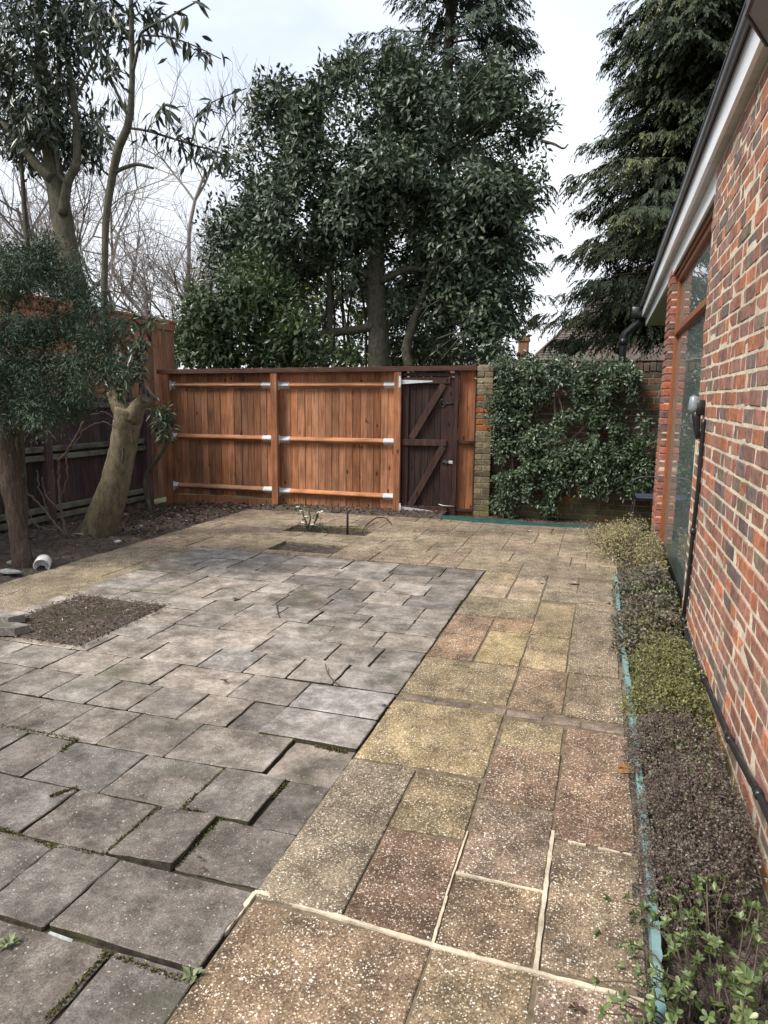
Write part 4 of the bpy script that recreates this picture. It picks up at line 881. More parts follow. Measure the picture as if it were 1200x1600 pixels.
# ---- bare trees in the distance
def bare(base, H, seed, label, lean=(0, 0)):
    r = np.random.default_rng(seed); root = thing('bare_tree', label, 'tree', tuple(base), 'leafless trees beyond the left fence'); tr, tw = M(), M()
    def grow(p, d, L, rad, lev):
        n = 4; pts = [p]
        for i in range(n): d = unit(d+r.normal(0, .13, 3)+np.array([0, 0, .05])); pts.append(pts[-1]+d*L/n)
        (tr if lev < 2 else tw).tube(pts, list(np.linspace(rad, rad*.55, n+1)), 6 if lev < 2 else 3, False)
        if lev >= 5: return
        for j in range(r.integers(4, 6) if lev < 3 else 4):
            q = pts[r.integers(1, n+1)]; dd = unit(d+rdir_(r)*.95+np.array([0, 0, .12])); grow(q, dd, L*r.uniform(.55, .78), rad*.52, lev+1)
    def rdir_(r): v = r.normal(size=3); return v/np.linalg.norm(v)
    grow(np.array(base, float), unit(np.array([lean[0], lean[1], 1.0])), H*.34, H*.011, 0)
    tr.build('trunk', T['bare twig'], root, True); tw.build('twigs', T['bare twig'], root, kind='stuff')
for u, y, H, sd, lb_, ln in ((110, 19, 14.5, 4, 'leafless spreading tree between the two pale trunks at left', (.25, 0)), (10, 21, 15, 11, 'leafless tree at the far left edge behind the yew', (.05, 0)),
                            (255, 23, 16, 23, 'leafless fine twigged tree left of the big evergreen', (-.1, 0)), (345, 25, 18.5, 31, 'tallest leafless tree, half hidden behind the big evergreen', (-.3, 0))):
    p = ony(u, 600, y); bare((p[0], y, 0), H, sd, lb_, ln)
# ---- tall bay tree beyond the left fence
def y_at(x, u): d = ray(u, 500); return d[1]/d[0]*x
YB = 8.6; tb = ony(128, 500, YB)
bay = thing('bay_tree', 'tall pale barked tree with long dark leaves at the top left behind the fence', 'tree', (tb[0], YB, 0))
pxlimb(bay, 'trunk', [(128, 560, 18), (122, 470, 17), (108, 400, 16), (94, 320, 15), (82, 255, 13), (72, 190, 11), (64, 100, 8), (60, 0, 7), (58, -120, 5)], YB, T['green bark'], 12, .04, True)
for sp in ([(82, 280, 9), (55, 255, 8), (20, 210, 8), (-15, 175, 7), (-60, 120, 6)], [(98, 335, 8), (106, 285, 7), (120, 250, 6), (117, 170, 5), (105, 90, 4), (85, 0, 4), (80, -80, 3)], [(104, 285, 4), (92, 268, 3), (88, 200, 4), (92, 100, 3.5), (84, 10, 3)],
           [(70, 170, 3), (50, 90, 2.5), (35, 20, 2)], [(115, 160, 2.5), (140, 110, 2), (160, 60, 1.6)], [(20, 210, 3), (15, 130, 2.5), (5, 40, 2)], [(40, 540, 4), (45, 420, 4), (38, 330, 3.5), (33, 240, 2.5)]):
    pxlimb(bay, 'branch', sp, YB-.1, T['green bark'], 8)
bl = blobs([(50, 190, 55), (20, 150, 50), (90, 170, 48), (120, 230, 40), (40, 240, 42), (15, 215, 36), (75, 120, 42), (25, 70, 46), (65, 50, 45), (110, 60, 42), (30, 10, 46), (80, 0, 44), (125, 10, 42), (140, 200, 30), (150, 240, 18), (0, 120, 40), (95, 250, 24), (-20, 60, 50), (60, -60, 60), (115, 120, 26), (155, 30, 26), (-30, 180, 46)], YB, .7)
P, D, N, t = clumps(bl, 760, 8, (.2, 1.0), .085, .35, -.6)
leafmesh('crown', P, D, N, rng.uniform(.11, .18, len(P)), rng.uniform(.032, .046, len(P)), T['bay leaf'], toned(t, len(P)), .12, .06, parent=bay, oname='crown')
# ---- pollarded tree in the left bed with one slender regrown stem
YP = 6.35; pb = gp(165, 838)
pol = thing('pollarded_tree', 'leaning pollarded trunk in the left bed with a slender leafy stem', 'tree', (pb[0], pb[1], 0))
pp, pr = pxl([(148, 850, 38), (153, 836, 31), (161, 812, 26), (177, 765, 23), (190, 710, 20), (198, 665, 21), (203, 640, 23)], YP)
limb(pol, 'trunk', pp, pr, T['pale bark'], 14, .05)
pxlimb(pol, 'cut_stub', [(205, 655, 15), (217, 635, 12), (228, 622, 10)], YP-.03, T['pale bark'], 10); pxlimb(pol, 'cut_stub', [(196, 655, 15), (184, 630, 12), (176, 612, 10)], YP, T['pale bark'], 10)
m = M(); a, _ = pxl([(226, 624, 8)], YP-.06); m.tube([a[0]+(-.01, 0, 0), a[0]+(.010, -.004, .012)], .048, 10); m.build('cut_face', T['green bark'], pol)
m = M(); a, _ = pxl([(193, 700, 1), (191, 725, 1), (207, 690, 1), (205, 672, 1)], YP-.16); m.tube([a[0], a[1]], .012, 6); m.build('bark_split', T['yew bark'], pol); m = M(); m.tube([a[2], a[3]], .012, 6); m.build('bark_split', T['yew bark'], pol)
TB = T['pale bark']
st = [(182, 630, 9), (170, 560, 6), (163, 475, 5), (164, 400, 5), (167, 330, 5.5), (183, 240, 6.5), (200, 195, 6), (206, 140, 4.5), (206, 60, 4), (203, -60, 3.2)]; TB = T['green bark']
pxlimb(pol, 'stem', st, YP, TB, 10, .03)
twigs = [[(200, 200, 2), (228, 204, 2), (265, 215, 1.8), (300, 226, 1.5), (345, 240, 1.2), (365, 262, .8)], [(298, 225, 1.3), (312, 180, 1.2), (335, 158, 1), (385, 138, .8)], [(207, 115, 3), (216, 75, 2.5), (222, 50, 2.2), (258, 30, 1.8), (312, 0, 1.3)], [(221, 55, 1.5), (262, 58, 1.3), (300, 70, 1.1), (345, 92, .8)],
         [(198, 178, 2.5), (172, 120, 2.2), (152, 60, 1.8), (138, 0, 1.5), (132, -50, 1)], [(182, 232, 1.6), (165, 210, 1.4), (150, 180, 1.2)], [(182, 268, 3.2), (195, 262, 3), (215, 257, 2.6), (240, 263, 2)], [(205, 60, 1.6), (185, 30, 1.4), (170, -10, 1)], [(230, 205, 1.2), (250, 170, 1), (262, 172, .8)],
         [(176, 612, 3), (165, 590, 2.5), (150, 560, 2)], [(180, 615, 3), (205, 570, 2.5), (225, 520, 2), (236, 490, 1.4)], [(176, 560, 2), (192, 520, 1.8), (210, 490, 1.2)], [(225, 625, 2.6), (222, 590, 2), (205, 540, 1.6)]]
LP = []
for k, sp in enumerate(twigs):
    yk = YP+rng.uniform(-.25, .25)*(k < 9); p, r = pxl([(s[0], s[1], s[2], YP+(yk-YP)*i/len(sp)) for i, s in enumerate(sp)], YP); limb(pol, 'twig', p, r, TB, 6, .03)
    if k == 6: continue
    Q = spline(p, 10); n0 = int(len(Q)*.35); nl = 34 if k in (0, 1, 2, 3) else 26
    for j in range(nl): LP.append((Q[min(n0+int((len(Q)-n0)*j/nl+rng.uniform(-1, 1)), len(Q)-1)]+rng.normal(0, .03, 3), k))
lp_me = []
for L_, W_ in ((.15, .038), (.125, .034), (.17, .040)):
    mm = M(); ts = [0, .25, .55, .8, 1]; ws = [.08, .8, 1, .6, .04]; V = []
    for t_, w_ in zip(ts, ws): z = -.22*L_*t_*t_; V += [(-W_/2*w_, L_*t_, z+.25*W_*w_), (0, L_*t_, z), (W_/2*w_, L_*t_, z+.25*W_*w_)]
    mm.add(V, [[3*i+a, 3*i+a+1, 3*i+a+4, 3*i+a+3] for i in range(4) for a in (0, 1)]); me = bpy.data.meshes.new('leaf'); me.from_pydata(mm.V, [], mm.F); me.materials.append(T['bay leaf single']); me.polygons.foreach_set('use_smooth', np.ones(len(me.polygons), bool)); lp_me.append(me)
def orient(d, nrm):
    d = Vector(d).normalized(); n = Vector(nrm); x = d.cross(n).normalized(); z = x.cross(d); return Matrix((x, d, z)).transposed().to_euler()
random.shuffle(LP)
for p, k in LP[:295]:
    o = link('leaf', lp_me[random.randrange(3)], pol, p); d = rng.normal(0, .5, 3)+np.array([.1, -.05, -.75 if k < 9 else -.25]); o.rotation_euler = orient(d, rng.normal(0, .5, 3)+np.array([0, -.4, .8]))
bl = blobs([(195, 508, 20), (215, 540, 18), (200, 580, 24), (188, 605, 20), (232, 495, 10), (178, 548, 18)], YP-.1, .15)
P, D, N, t = clumps(blobs([(160, 15, 22), (185, 25, 18), (225, 20, 18), (250, 25, 14), (150, 60, 18), (170, 110, 18), (190, 60, 16), (185, 150, 14), (240, 60, 12), (155, 170, 10), (170, 205, 12), (235, 215, 12), (265, 222, 14), (300, 235, 14), (330, 245, 12), (280, 205, 10)], YP, .2), 74, 7, (.1, 1.0), .07, .3, -.7)
leafmesh('crown', P, D, N, rng.uniform(.10, .16, len(P)), rng.uniform(.028, .038, len(P)), T['bay leaf'], toned(t, len(P)), .12, .08, parent=pol, oname='crown')
P, D, N, t = clumps(bl, 42, 8, (.1, 1.0), .05, .5, -.3)
leafmesh('foliage', P, D, N, rng.uniform(.10, .15, len(P)), rng.uniform(.024, .032, len(P)), T['ivy leaf'], np.clip(toned(t, len(P))+.15, 0, 1), .15, .15, parent=pol, oname='foliage')
# ---- sapling against the corner
YS = 7.9; sb = ony(237, 808, YS); sap = thing('sapling', 'thin crooked sapling with one tuft of long leaves in the fence corner', 'sapling', (sb[0], YS, 0))
pxlimb(sap, 'stem', [(237, 815, 4.5), (229, 770, 4), (228, 745, 4), (245, 718, 4), (262, 690, 3.5), (266, 670, 3)], YS, TB, 8, .04); pxlimb(sap, 'branch', [(245, 625, 2), (225, 600, 2), (215, 585, 1.5)], YS, TB, 6)
bl = blobs([(252, 648, 14), (258, 668, 14), (246, 634, 9)], YS, .05); P, D, N, t = clumps(bl, 26, 9, (.1, 1.0), .05, .6, -.3)
leafmesh('foliage', P, D, N, rng.uniform(.11, .16, len(P)), rng.uniform(.028, .036, len(P)), T['ivy leaf'], np.clip(toned(t, len(P))+.15, 0, 1), .15, .15, parent=sap, oname='foliage')
# ---- yew at the left edge
YY = 4.9; yb = gp(35, 893); yew = thing('yew_tree', 'dark bushy yew overhanging the soil bed at the left edge', 'tree', (yb[0], yb[1], 0))
pxlimb(yew, 'trunk', [(37, 895, 18), (31, 850, 14), (24, 800, 14), (15, 745, 16), (4, 690, 18), (-8, 640, 17), (-10, 560, 14)], YY, T['yew bark'], 12, .08, True)
pxlimb(yew, 'trunk', [(38, 850, 7), (34, 780, 8), (30, 720, 9), (28, 660, 8)], YY+.25, T['green bark'], 10, .06, True)
for sp in ([(14, 745, 7), (20, 690, 6), (40, 620, 4), (70, 540, 3), (90, 470, 2)], [(0, 660, 6), (60, 610, 3), (130, 580, 2), (170, 560, 1.5)], [(-10, 600, 5), (10, 500, 4), (40, 420, 2)]): pxlimb(yew, 'branch', sp, YY+.22, T['yew bark'], 8)
bl = blobs([(30, 480, 62), (90, 500, 58), (140, 520, 40), (60, 560, 72), (120, 575, 52), (155, 555, 36), (20, 600, 60), (60, 635, 36), (110, 625, 34), (140, 610, 28), (180, 555, 18), (172, 520, 18), (45, 425, 34), (15, 440, 40), (110, 450, 30), (60, 395, 18), (85, 415, 22), (20, 660, 36), (-20, 540, 80), (-10, 640, 50), (10, 395, 22), (140, 478, 20), (120, 425, 12)], YY, .38)
for k in range(60): c_, r_ = bl[rng.integers(0, 16)]; bl.append((c_+unit(rng.normal(size=3)*np.array([1, .5, 1]))*r_*1.0, rng.uniform(.05, .13)))
P, D, N, t = clumps(bl, 3000, 18, (.25, 1.12), .058, .8, -.12)
gk = vnoise(P[:, 0]+P[:, 1]*.7, P[:, 2], 3.6, 17)*.6+vnoise(P[:, 0]-P[:, 1], P[:, 2], 8, 3)*.4 > .34; P, D, N, t = P[gk], D[gk], N[gk], t[gk]
leafmesh('crown', P, D, N, rng.uniform(.026, .052, len(P)), rng.uniform(.007, .012, len(P)), T['yew leaf'], toned(t, len(P), .6), .1, .1, parent=yew, oname='crown')
# bare twiggy shrub in front of the dark fence
tw = thing('twiggy_shrub', 'leafless tangle of thin curling twigs beside the yew trunk', 'shrub', tuple(gp(85, 850))); m = M()
for sp in ([(105, 840, 2.6), (98, 810, 2.4), (92, 760, 2.2), (95, 720, 2), (115, 690, 1.7), (130, 660, 1.3)], [(105, 838, 2.2), (80, 810, 2), (60, 785, 1.7), (42, 770, 1.4)], [(90, 830, 1.8), (55, 820, 1.6), (42, 790, 1.4), (40, 740, 1.2)], [(97, 800, 1.4), (70, 770, 1.3), (66, 745, 1)], [(96, 780, 1.3), (105, 740, 1.2), (102, 715, 1)], [(80, 812, 1.2), (62, 762, 1.1), (58, 735, .9)],
           [(35, 690, 1.4), (60, 660, 1.3), (75, 645, 1.1)], [(45, 705, 1), (58, 680, 1), (75, 675, .9), (90, 690, .8)], [(110, 700, 1), (140, 665, .9), (165, 660, .8), (180, 668, .7)], [(70, 775, .8), (85, 760, .8), (82, 735, .7)], [(140, 650, .9), (165, 645, .8), (178, 655, .7)]):
    p, r = pxl(sp, 5.7); P_ = spline(p, 6)+rng.normal(0, .006, (len(spline(p, 6)), 3)); m.tube(P_, list(np.interp(np.linspace(0, 1, len(P_)), np.linspace(0, 1, len(r)), r)), 5)
m.build('twig', T['heather twig'], tw, True)
# ---- climbing shrub on the garden wall
cl = thing('climbing_shrub', 'small leaved evergreen climber covering the brick garden wall', 'climber', (-.6, 9.0, 0)); YC = 9.08
for sp in ([(800, 812, 3), (803, 770, 2.5), (800, 700, 2), (798, 620, 2)], [(860, 812, 2.5), (858, 760, 2.2), (868, 690, 2), (866, 620, 2), (862, 570, 1.5)], [(868, 690, 1.6), (880, 650, 1.5), (866, 600, 1.2)], [(868, 700, 1.8), (900, 680, 1.5), (940, 640, 1.3), (980, 600, 1)], [(860, 780, 1.6), (900, 750, 1.4), (950, 725, 1.2), (1000, 730, 1)], [(800, 700, 1.6), (830, 650, 1.4), (850, 600, 1)]): pxlimb(cl, 'stem', sp, YC+.05, T['heather twig'], 6)
spec = [(790, 580, 26), (830, 580, 24), (870, 578, 24), (910, 578, 22), (950, 580, 22), (985, 585, 20), (1000, 600, 14), (785, 620, 22), (820, 610, 20), (850, 620, 14), (905, 610, 20), (950, 610, 20), (990, 615, 12), (780, 660, 20), (810, 650, 22), (900, 640, 16), (880, 655, 14), (925, 650, 20), (960, 640, 14), (790, 700, 26), (830, 690, 26), (865, 680, 14), (935, 680, 22), (960, 670, 16), (790, 740, 26), (830, 730, 28), (870, 720, 24), (900, 705, 16), (930, 715, 24), (965, 715, 22), (1000, 735, 16), (795, 775, 20), (840, 770, 24), (870, 760, 22), (905, 745, 18), (860, 795, 14), (795, 800, 10), (985, 700, 14), (1010, 660, 8), (1005, 725, 18), (950, 765, 13), (985, 765, 14), (920, 765, 12), (1008, 690, 12), (1012, 750, 12), (940, 745, 14), (975, 745, 10), (778, 790, 10), (770, 600, 14), (768, 640, 8)]
bl = blobs([(s[0], s[1], s[2]*.88) for s in spec], YC, .05); P, D, N, t = clumps(bl, 2900, 8, (.15, 1.05), .05, .5, -.1)
gk = vnoise(P[:, 0], P[:, 2], 2.7, 31)*.6+vnoise(P[:, 0], P[:, 2], 6.5, 7)*.4 > .28+.08*(P[:, 0] > .1); P, D, N, t = P[gk], D[gk], N[gk], t[gk]
ok = P[:, 1] < GY-.02; ok |= P[:, 2] > 2.0
P[:, 1] = np.where(ok, P[:, 1], GY-.03-rng.uniform(0, .1, len(P))); P[:, 1] = np.maximum(P[:, 1], YC-.30)
N = unit(N+np.array([0, -.7, .2]))
leafmesh('foliage', P, D, N, rng.uniform(.034, .066, len(P)), rng.uniform(.020, .032, len(P)), T['ivy leaf'], toned(t, len(P)), .12, .1, parent=cl, oname='foliage')
# ================================================================== planting along the house
def mound(cx, cy, rx, ry, h, n, k, spread, z0=0.0):
    a = rng.uniform(0, 2*PI, n); q = np.sqrt(rng.uniform(0, 1, n)); x = cx+rx*q*np.cos(a); y = cy+ry*q*np.sin(a)
    top = h*np.clip(1-q**2.4, 0, 1)**.5*(.45+.85*vnoise(x, y, 7, 3)*.6+.55*vnoise(x, y, 19, 8)*.6)*1.1; z = z0+top*(1-.55*rng.uniform(0, 1, n)**2.2)
    ok_ = vnoise(x, y, 11, 12)*.6+vnoise(x, y, 27, 4)*.4 > rng.uniform(.22, .40, n); x, y, z = x[ok_], y[ok_], z[ok_]; n = len(x)
    P = np.repeat(np.stack([x, y, z], 1), k, 0)+rng.normal(0, spread, (n*k, 3)); P[:, 2] = np.maximum(P[:, 2], .005); P[:, 0] = np.minimum(P[:, 0], WX-.012)
    D = unit(rdir(n*k)+np.array([0, 0, .35])+np.c_[(P[:, 0]-cx)/rx, (P[:, 1]-cy)/ry, np.zeros(n*k)]*.4); N = unit(rdir(n*k)*.6+np.array([-.2, -.3, .9]))
    return P, D, N, np.repeat(rng.uniform(0, 1, n), k)
def stems(root, cx, cy, rx, ry, h, n, rad, mat, name='stem', over=1.15, leaf=None, L=(.01, .02), Wd=(.006, .012)):
    m = M(); EP = []
    for i in range(n):
        a, q = rng.uniform(0, 2*PI), math.sqrt(rng.uniform(0, 1)); bx_, by_ = cx+rx*.5*q*math.cos(a), cy+ry*.7*q*math.sin(a)
        e = np.array([min(cx+rx*over*q*math.cos(a)+rng.normal(0, .03), WX-.015), cy+ry*over*q*math.sin(a)+rng.normal(0, .05), h*rng.uniform(.7, 1.12)*(1-.5*q*q)])
        b = np.array([bx_, by_, 0]); mid = (b+e)/2+rng.normal(0, .02, 3)+np.array([0, 0, .03]); m.tube([b, mid, e], [rad, rad*.8, rad*.5], 4)
        for t_ in rng.uniform(.45, 1.0, 9): EP.append((e*t_+mid*(1-t_), e-mid))
    if leaf:
        P, D = np.array([p for p, d in EP]), unit(np.array([d for p, d in EP]))*.5+rdir(len(EP))
        leafmesh('sprig_leaves', P, D, unit(rdir(len(P))*.5+np.array([0, 0, 1.0])), rng.uniform(*L, len(P)), rng.uniform(*Wd, len(P)), T[leaf], rng.uniform(.2, 1, len(P)), .12, .1, parent=root, oname='sprigs')
    return m.build(name, mat, root, True)
sheet('planting_soil', .165, .562, 1.0, 7.9, .03, lambda X, Y: -.02+.03*fbm(X, Y, 6, 4), T['dark soil'])
pl = thing('pale_shrub', 'airy straw coloured shrub spilling round the foot of the brick pier', 'shrub', (.40, 7.0, 0), 'low shrubs along the house wall')
for cx, cy, rx, ry, h, n in ((.31, 7.0, .30, .95, .34, 700), (.44, 6.35, .16, .5, .28, 380), (.14, 7.7, .30, .6, .22, 260)):
    P, D, N, t = mound(cx, cy, rx, ry, h, n, 4, .022); leafmesh('foliage', P, D, N, rng.uniform(.016, .032, len(P)), rng.uniform(.008, .016, len(P)), T['straw leaf'], toned(t, len(P)), .1, .1, parent=pl, oname='foliage')
    stems(pl, cx, cy, rx, ry, h*1.2, 90, .0020, T['heather twig'], over=1.25, leaf='straw leaf', L=(.015, .03), Wd=(.008, .014))
pu = thing('purple_shrub', 'low purple brown leaved shrub between the pale shrub and lime clump', 'shrub', (.38, 5.3, 0), 'low shrubs along the house wall')
for cx, cy, rx, ry, h, n in ((.37, 5.55, .22, .65, .25, 1150), (.35, 4.75, .22, .45, .22, 850), (.28, 4.35, .15, .22, .14, 200)):
    P, D, N, t = mound(cx, cy, rx, ry, h, n, 4, .016); leafmesh('foliage', P, D, N, rng.uniform(.018, .032, len(P)), rng.uniform(.011, .018, len(P)), T['purple leaf'], toned(t, len(P)), .1, .1, parent=pu, oname='foliage')
    stems(pu, cx, cy, rx, ry, h*1.15, 60, .0022, T['heather twig'], leaf='purple leaf', L=(.018, .034), Wd=(.011, .019))
li = thing('lime_shrub', 'yellow green small leaved clump between the purple shrub and brown heather', 'shrub', (.37, 3.8, 0), 'low shrubs along the house wall')
for cx, cy, rx, ry, h, n in ((.39, 3.95, .18, .42, .21, 900), (.36, 3.48, .19, .32, .19, 900)):
    P, D, N, t = mound(cx, cy, rx, ry, h, n, 5, .016); leafmesh('foliage', P, D, N, rng.uniform(.011, .020, len(P)), rng.uniform(.007, .012, len(P)), T['lime leaf'], toned(t, len(P)), .1, .1, parent=li, oname='foliage')
    stems(li, cx, cy, rx, ry, h*1.15, 90, .0014, T['heather twig'], over=1.25, leaf='lime leaf', L=(.011, .022), Wd=(.007, .012))
he = thing('heather', 'brown winter heather cushion beside the teal edging', 'heather', (.36, 2.7, 0), 'low shrubs along the house wall')
for cx, cy, rx, ry, h, n in ((.35, 3.0, .19, .35, .20, 1700), (.37, 2.45, .19, .42, .21, 1800), (.30, 2.15, .12, .22, .15, 420)):
    P, D, N, t = mound(cx, cy, rx, ry, h, n, 6, .010); leafmesh('foliage', P, D, N, rng.uniform(.006, .012, len(P)), rng.uniform(.005, .009, len(P)), T['heather leaf'], toned(t, len(P), .5), .15, .1, parent=he, oname='foliage')
    stems(he, cx, cy, rx, ry, h*1.15, 170, .0011, T['heather twig'], over=1.2, leaf='heather leaf', L=(.006, .012), Wd=(.005, .009))
def mixin(root, cx, cy, rx, ry, h, n, leaf, L, Wd):
    P, D, N, t = mound(cx, cy, rx, ry, h*1.12, n, 5, .02); leafmesh('sprigs', P, D, N, rng.uniform(*L, len(P)), rng.uniform(*Wd, len(P)), T[leaf], toned(t, len(P)), .12, .1, parent=root, oname='green_sprigs')
mixin(pu, .36, 5.2, .22, .9, .24, 170, 'shrub leaf', (.016, .028), (.009, .015)); mixin(pu, .36, 4.5, .2, .4, .22, 130, 'lime leaf', (.012, .022), (.008, .012))
mixin(he, .36, 2.7, .19, .7, .20, 110, 'shrub leaf', (.009, .017), (.006, .010)); mixin(li, .38, 3.7, .19, .6, .20, 130, 'shrub leaf', (.011, .02), (.007, .012)); mixin(he, .42, 3.1, .12, .3, .22, 60, 'lime leaf', (.009, .016), (.006, .010))
gs = thing('green_shrub', 'fresh green shrub with leaf rosettes on thin stems at the bottom right corner', 'shrub', (.36, 1.6, 0), 'low shrubs along the house wall')
sm = M(); RT = []
for i in range(108):
    a, q = rng.uniform(0, 2*PI), math.sqrt(rng.uniform(0, 1)); b = np.array([.37+.15*q*math.cos(a), 1.72+.34*q*math.sin(a), 0])
    e = np.array([min(.35+.26*q*math.cos(a), WX-.03), 1.72+.44*q*math.sin(a), rng.uniform(.05, .235)*(1.08-.45*q*q)]); mid = (b+e)/2+np.array([rng.normal(0, .015), rng.normal(0, .02), .03])
    if math.cos(a) < -.5 and q > .7: e[0] = max(e[0]-.05*rng.uniform(0, 1), .045)
    Q = spline([b, mid, e], 4); sm.tube(Q, list(np.linspace(.0030, .0017, len(Q))), 5); RT.append((e, unit(e-mid))); 
    for qi in (3, 5, 6):
        if random.random() < .75: RT.append((Q[qi]+rng.normal(0, .012, 3), unit(e-b+rng.normal(0, .12, 3))))
sm.build('stem', T['heather twig'], gs, True)
lv = []
for L_, W_ in ((.022, .0115), (.018, .010), (.026, .0125)):
    mm = M(); V = []
    for t_, w_ in zip([0, .3, .62, .88, 1], [.12, .6, 1, .8, .15]): z = -.15*L_*t_*t_; V += [(-W_/2*w_, L_*t_, z+.12*W_*w_), (0, L_*t_, z), (W_/2*w_, L_*t_, z+.12*W_*w_)]
    mm.add(V, [[3*i+a, 3*i+a+1, 3*i+a+4, 3*i+a+3] for i in range(4) for a in (0, 1)]); me = bpy.data.meshes.new('leaf'); me.from_pydata(mm.V, [], mm.F); me.polygons.foreach_set('use_smooth', np.ones(len(me.polygons), bool)); me.materials.append(T['shrub leaf single']); lv.append(me)
LF = []
for e, d in RT:
    k = random.randint(5, 8); a0 = rng.uniform(0, 6); x = unit(np.cross(d, [.3, .2, 1])); y_ = np.cross(d, x)
    for j in range(k):
        an = a0+j*2.4; rd = x*math.cos(an)+y_*math.sin(an); LF.append((e-d*.012*(j/k), rd*.8+d*rng.uniform(.25, .9), d))
LF.sort(key=lambda t: proj(t[0])[2] if (proj(t[0])[1] < 1620 and proj(t[0])[0] < 1215) else 9); 
for p, d, n_ in LF[:300]: o = link('leaf', lv[random.randrange(3)], gs, p); o.rotation_euler = orient(d, n_)
if len(LF) > 300:
    P, D, N = (np.array([t[i] for t in LF[300:]]) for i in range(3)); leafmesh('foliage', P, D, N, rng.uniform(.018, .028, len(P)), rng.uniform(.010, .014, len(P)), T['shrub leaf'], rng.uniform(0, .9, len(P)), .12, .1, parent=gs, oname='foliage')
# edging strips
def edging(name, label, pts, mat, h, wave, lip=.016):
    P = spline(pts, 14); n = len(P); d = np.gradient(P, axis=0); d /= np.linalg.norm(d, axis=1)[:, None]; s = np.c_[-d[:, 1], d[:, 0]]; m = M(); V = []; L = np.cumsum(np.r_[0, np.linalg.norm(np.diff(P, axis=0), axis=1)])
    for i in range(n):
        w = wave*(.5+.5*abs(math.sin(L[i]*PI/.055)))+rng.normal(0, .001); hh = h+.010*math.sin(L[i]*3.1)+.006*math.sin(L[i]*9)
        for o, z in ((0, -.05), (0, hh-.006), (lip*.5+w, hh-.003), (lip*.5+w, hh), (-lip*.45, hh), (-lip*.45, hh-.006), (-.005, hh-.008), (-.005, -.05)): V.append((*(P[i]+s[i]*o), z))
    m.add(V, [[8*i+k, 8*i+k+1, 8*i+k+9, 8*i+k+8] for i in range(n-1) for k in range(7)]); e = thing(name, label, 'edging', (pts[0][0], pts[0][1], 0)); m.build('strip', mat, e)
    for i in range(8, n, 30):
        m = M(); c = P[i]; m.tube([(c[0]+.004, c[1], h+.004), (c[0]+.004, c[1], -.08)], .006, 6); m.build('peg', mat, e)
edging('lawn_edging', 'faded teal scalloped plastic edging between the tan path and shrubs', [gp(u, v)[:2]+np.array([.012, 0]) for u, v in ((958, 906), (962, 960), (968, 1020), (976, 1090), (986, 1180), (993, 1250), (1001, 1340), (1006, 1400), (1012, 1500), (1016, 1590))]+[(.20, 1.2)], T['teal plastic'], .055, .012)
edging('bed_edging', 'dark green plastic edging in front of the climbing shrub on the garden wall', [gp(u, v)[:2] for u, v in ((690, 811), (760, 817), (850, 822), (920, 826), (980, 832))], T['dark green plastic'], .045, .004)
sheet('wall_bed_soil', -1.5, .56, 8.86, 9.29, .03, lambda X, Y: .03*fbm(X, Y, 6, 8)-.005, T['dark soil'])
# ================================================================== left bed, holes, litter
def bedz(X, Y): return -.035+.075*fbm(X, Y, 2.2, 6)+.03*fbm(X, Y, 11, 2)+.014*vnoise(X, Y, 30, 4)-.06*np.clip(-4.9-X, 0, 1.2)/1.2*np.clip(Y-6, 0, 2)/2
sheet('soil_bed', -6.22, -4.60, .3, 9.0, .03, lambda X, Y: np.where(X > -4.72, np.minimum(bedz(X, Y), -.004), bedz(X, Y)), T['dark soil'])
sheet('soil_strip', -4.6, -1.95, 8.5, 9.28, .03, lambda X, Y: -.035+.07*np.clip((Y-8.62-.16*(X+4.6)/3)/.12, 0, 1)+.02*fbm(X, Y, 9, 2)-.01, T['dark soil'])
for (a, b, c, d) in HOLES: sheet('planting_hole', a-.03, b+.03, c-.03, d+.03, .02, lambda X, Y: -.045+.03*fbm(X, Y, 9, 5), T['dark soil'])
def scatter(n, x0, x1, y0, y1, zf, name, mat, L, Wd, up_=1.2, keep=None, label=None):
    X, Y = rng.uniform(x0, x1, n), rng.uniform(y0, y1, n)
    if keep is not None: k = keep(X, Y); X, Y = X[k], Y[k]
    n = len(X); P = np.stack([X, Y, zf(X, Y)+rng.uniform(.003, .014, n)], 1); D = rdir(n); D[:, 2] *= .35; N = unit(rdir(n)*.6+np.array([0, 0, up_]))
    return leafmesh(name, P, D, N, rng.uniform(*L, n), rng.uniform(*Wd, n), mat, rng.uniform(0, 1, n)**1.6, .22, .05, 'stuff', None, name)
scatter(5200, -6.15, -4.62, 3.4, 8.95, bedz, 'leaf_litter', T['dead leaf'], (.03, .075), (.015, .035), keep=lambda X, Y: rng.uniform(0, 1, len(X)) < np.clip(.12+(Y-5.8)*.5, .1, 1))
scatter(900, -4.6, -2.0, 8.66, 9.2, lambda X, Y: .03+0*X, 'leaf_litter', T['dead leaf'], (.03, .07), (.015, .03), keep=lambda X, Y: Y > 8.66+.16*(X+4.6)/3)
scatter(1900, -3.82, -2.94, 3.39, 4.37, lambda X, Y: np.where((X > -3.75) & (X < -3.02) & (Y > 3.45) & (Y < 4.31), soilz(X, Y), .003), 'bark_chippings', T['dead leaf'], (.008, .03), (.006, .014))
scatter(260, -3.5, -2.45, 6.41, 7.75, lambda X, Y: -.04+0*X, 'hole_litter', T['dead leaf'], (.02, .05), (.012, .025), keep=lambda X, Y: (Y < 6.82) | (Y > 7.4))
scatter(300, -1.45, .5, 8.9, 9.27, lambda X, Y: .01+0*X, 'bed_litter', T['dead leaf'], (.02, .05), (.012, .025))
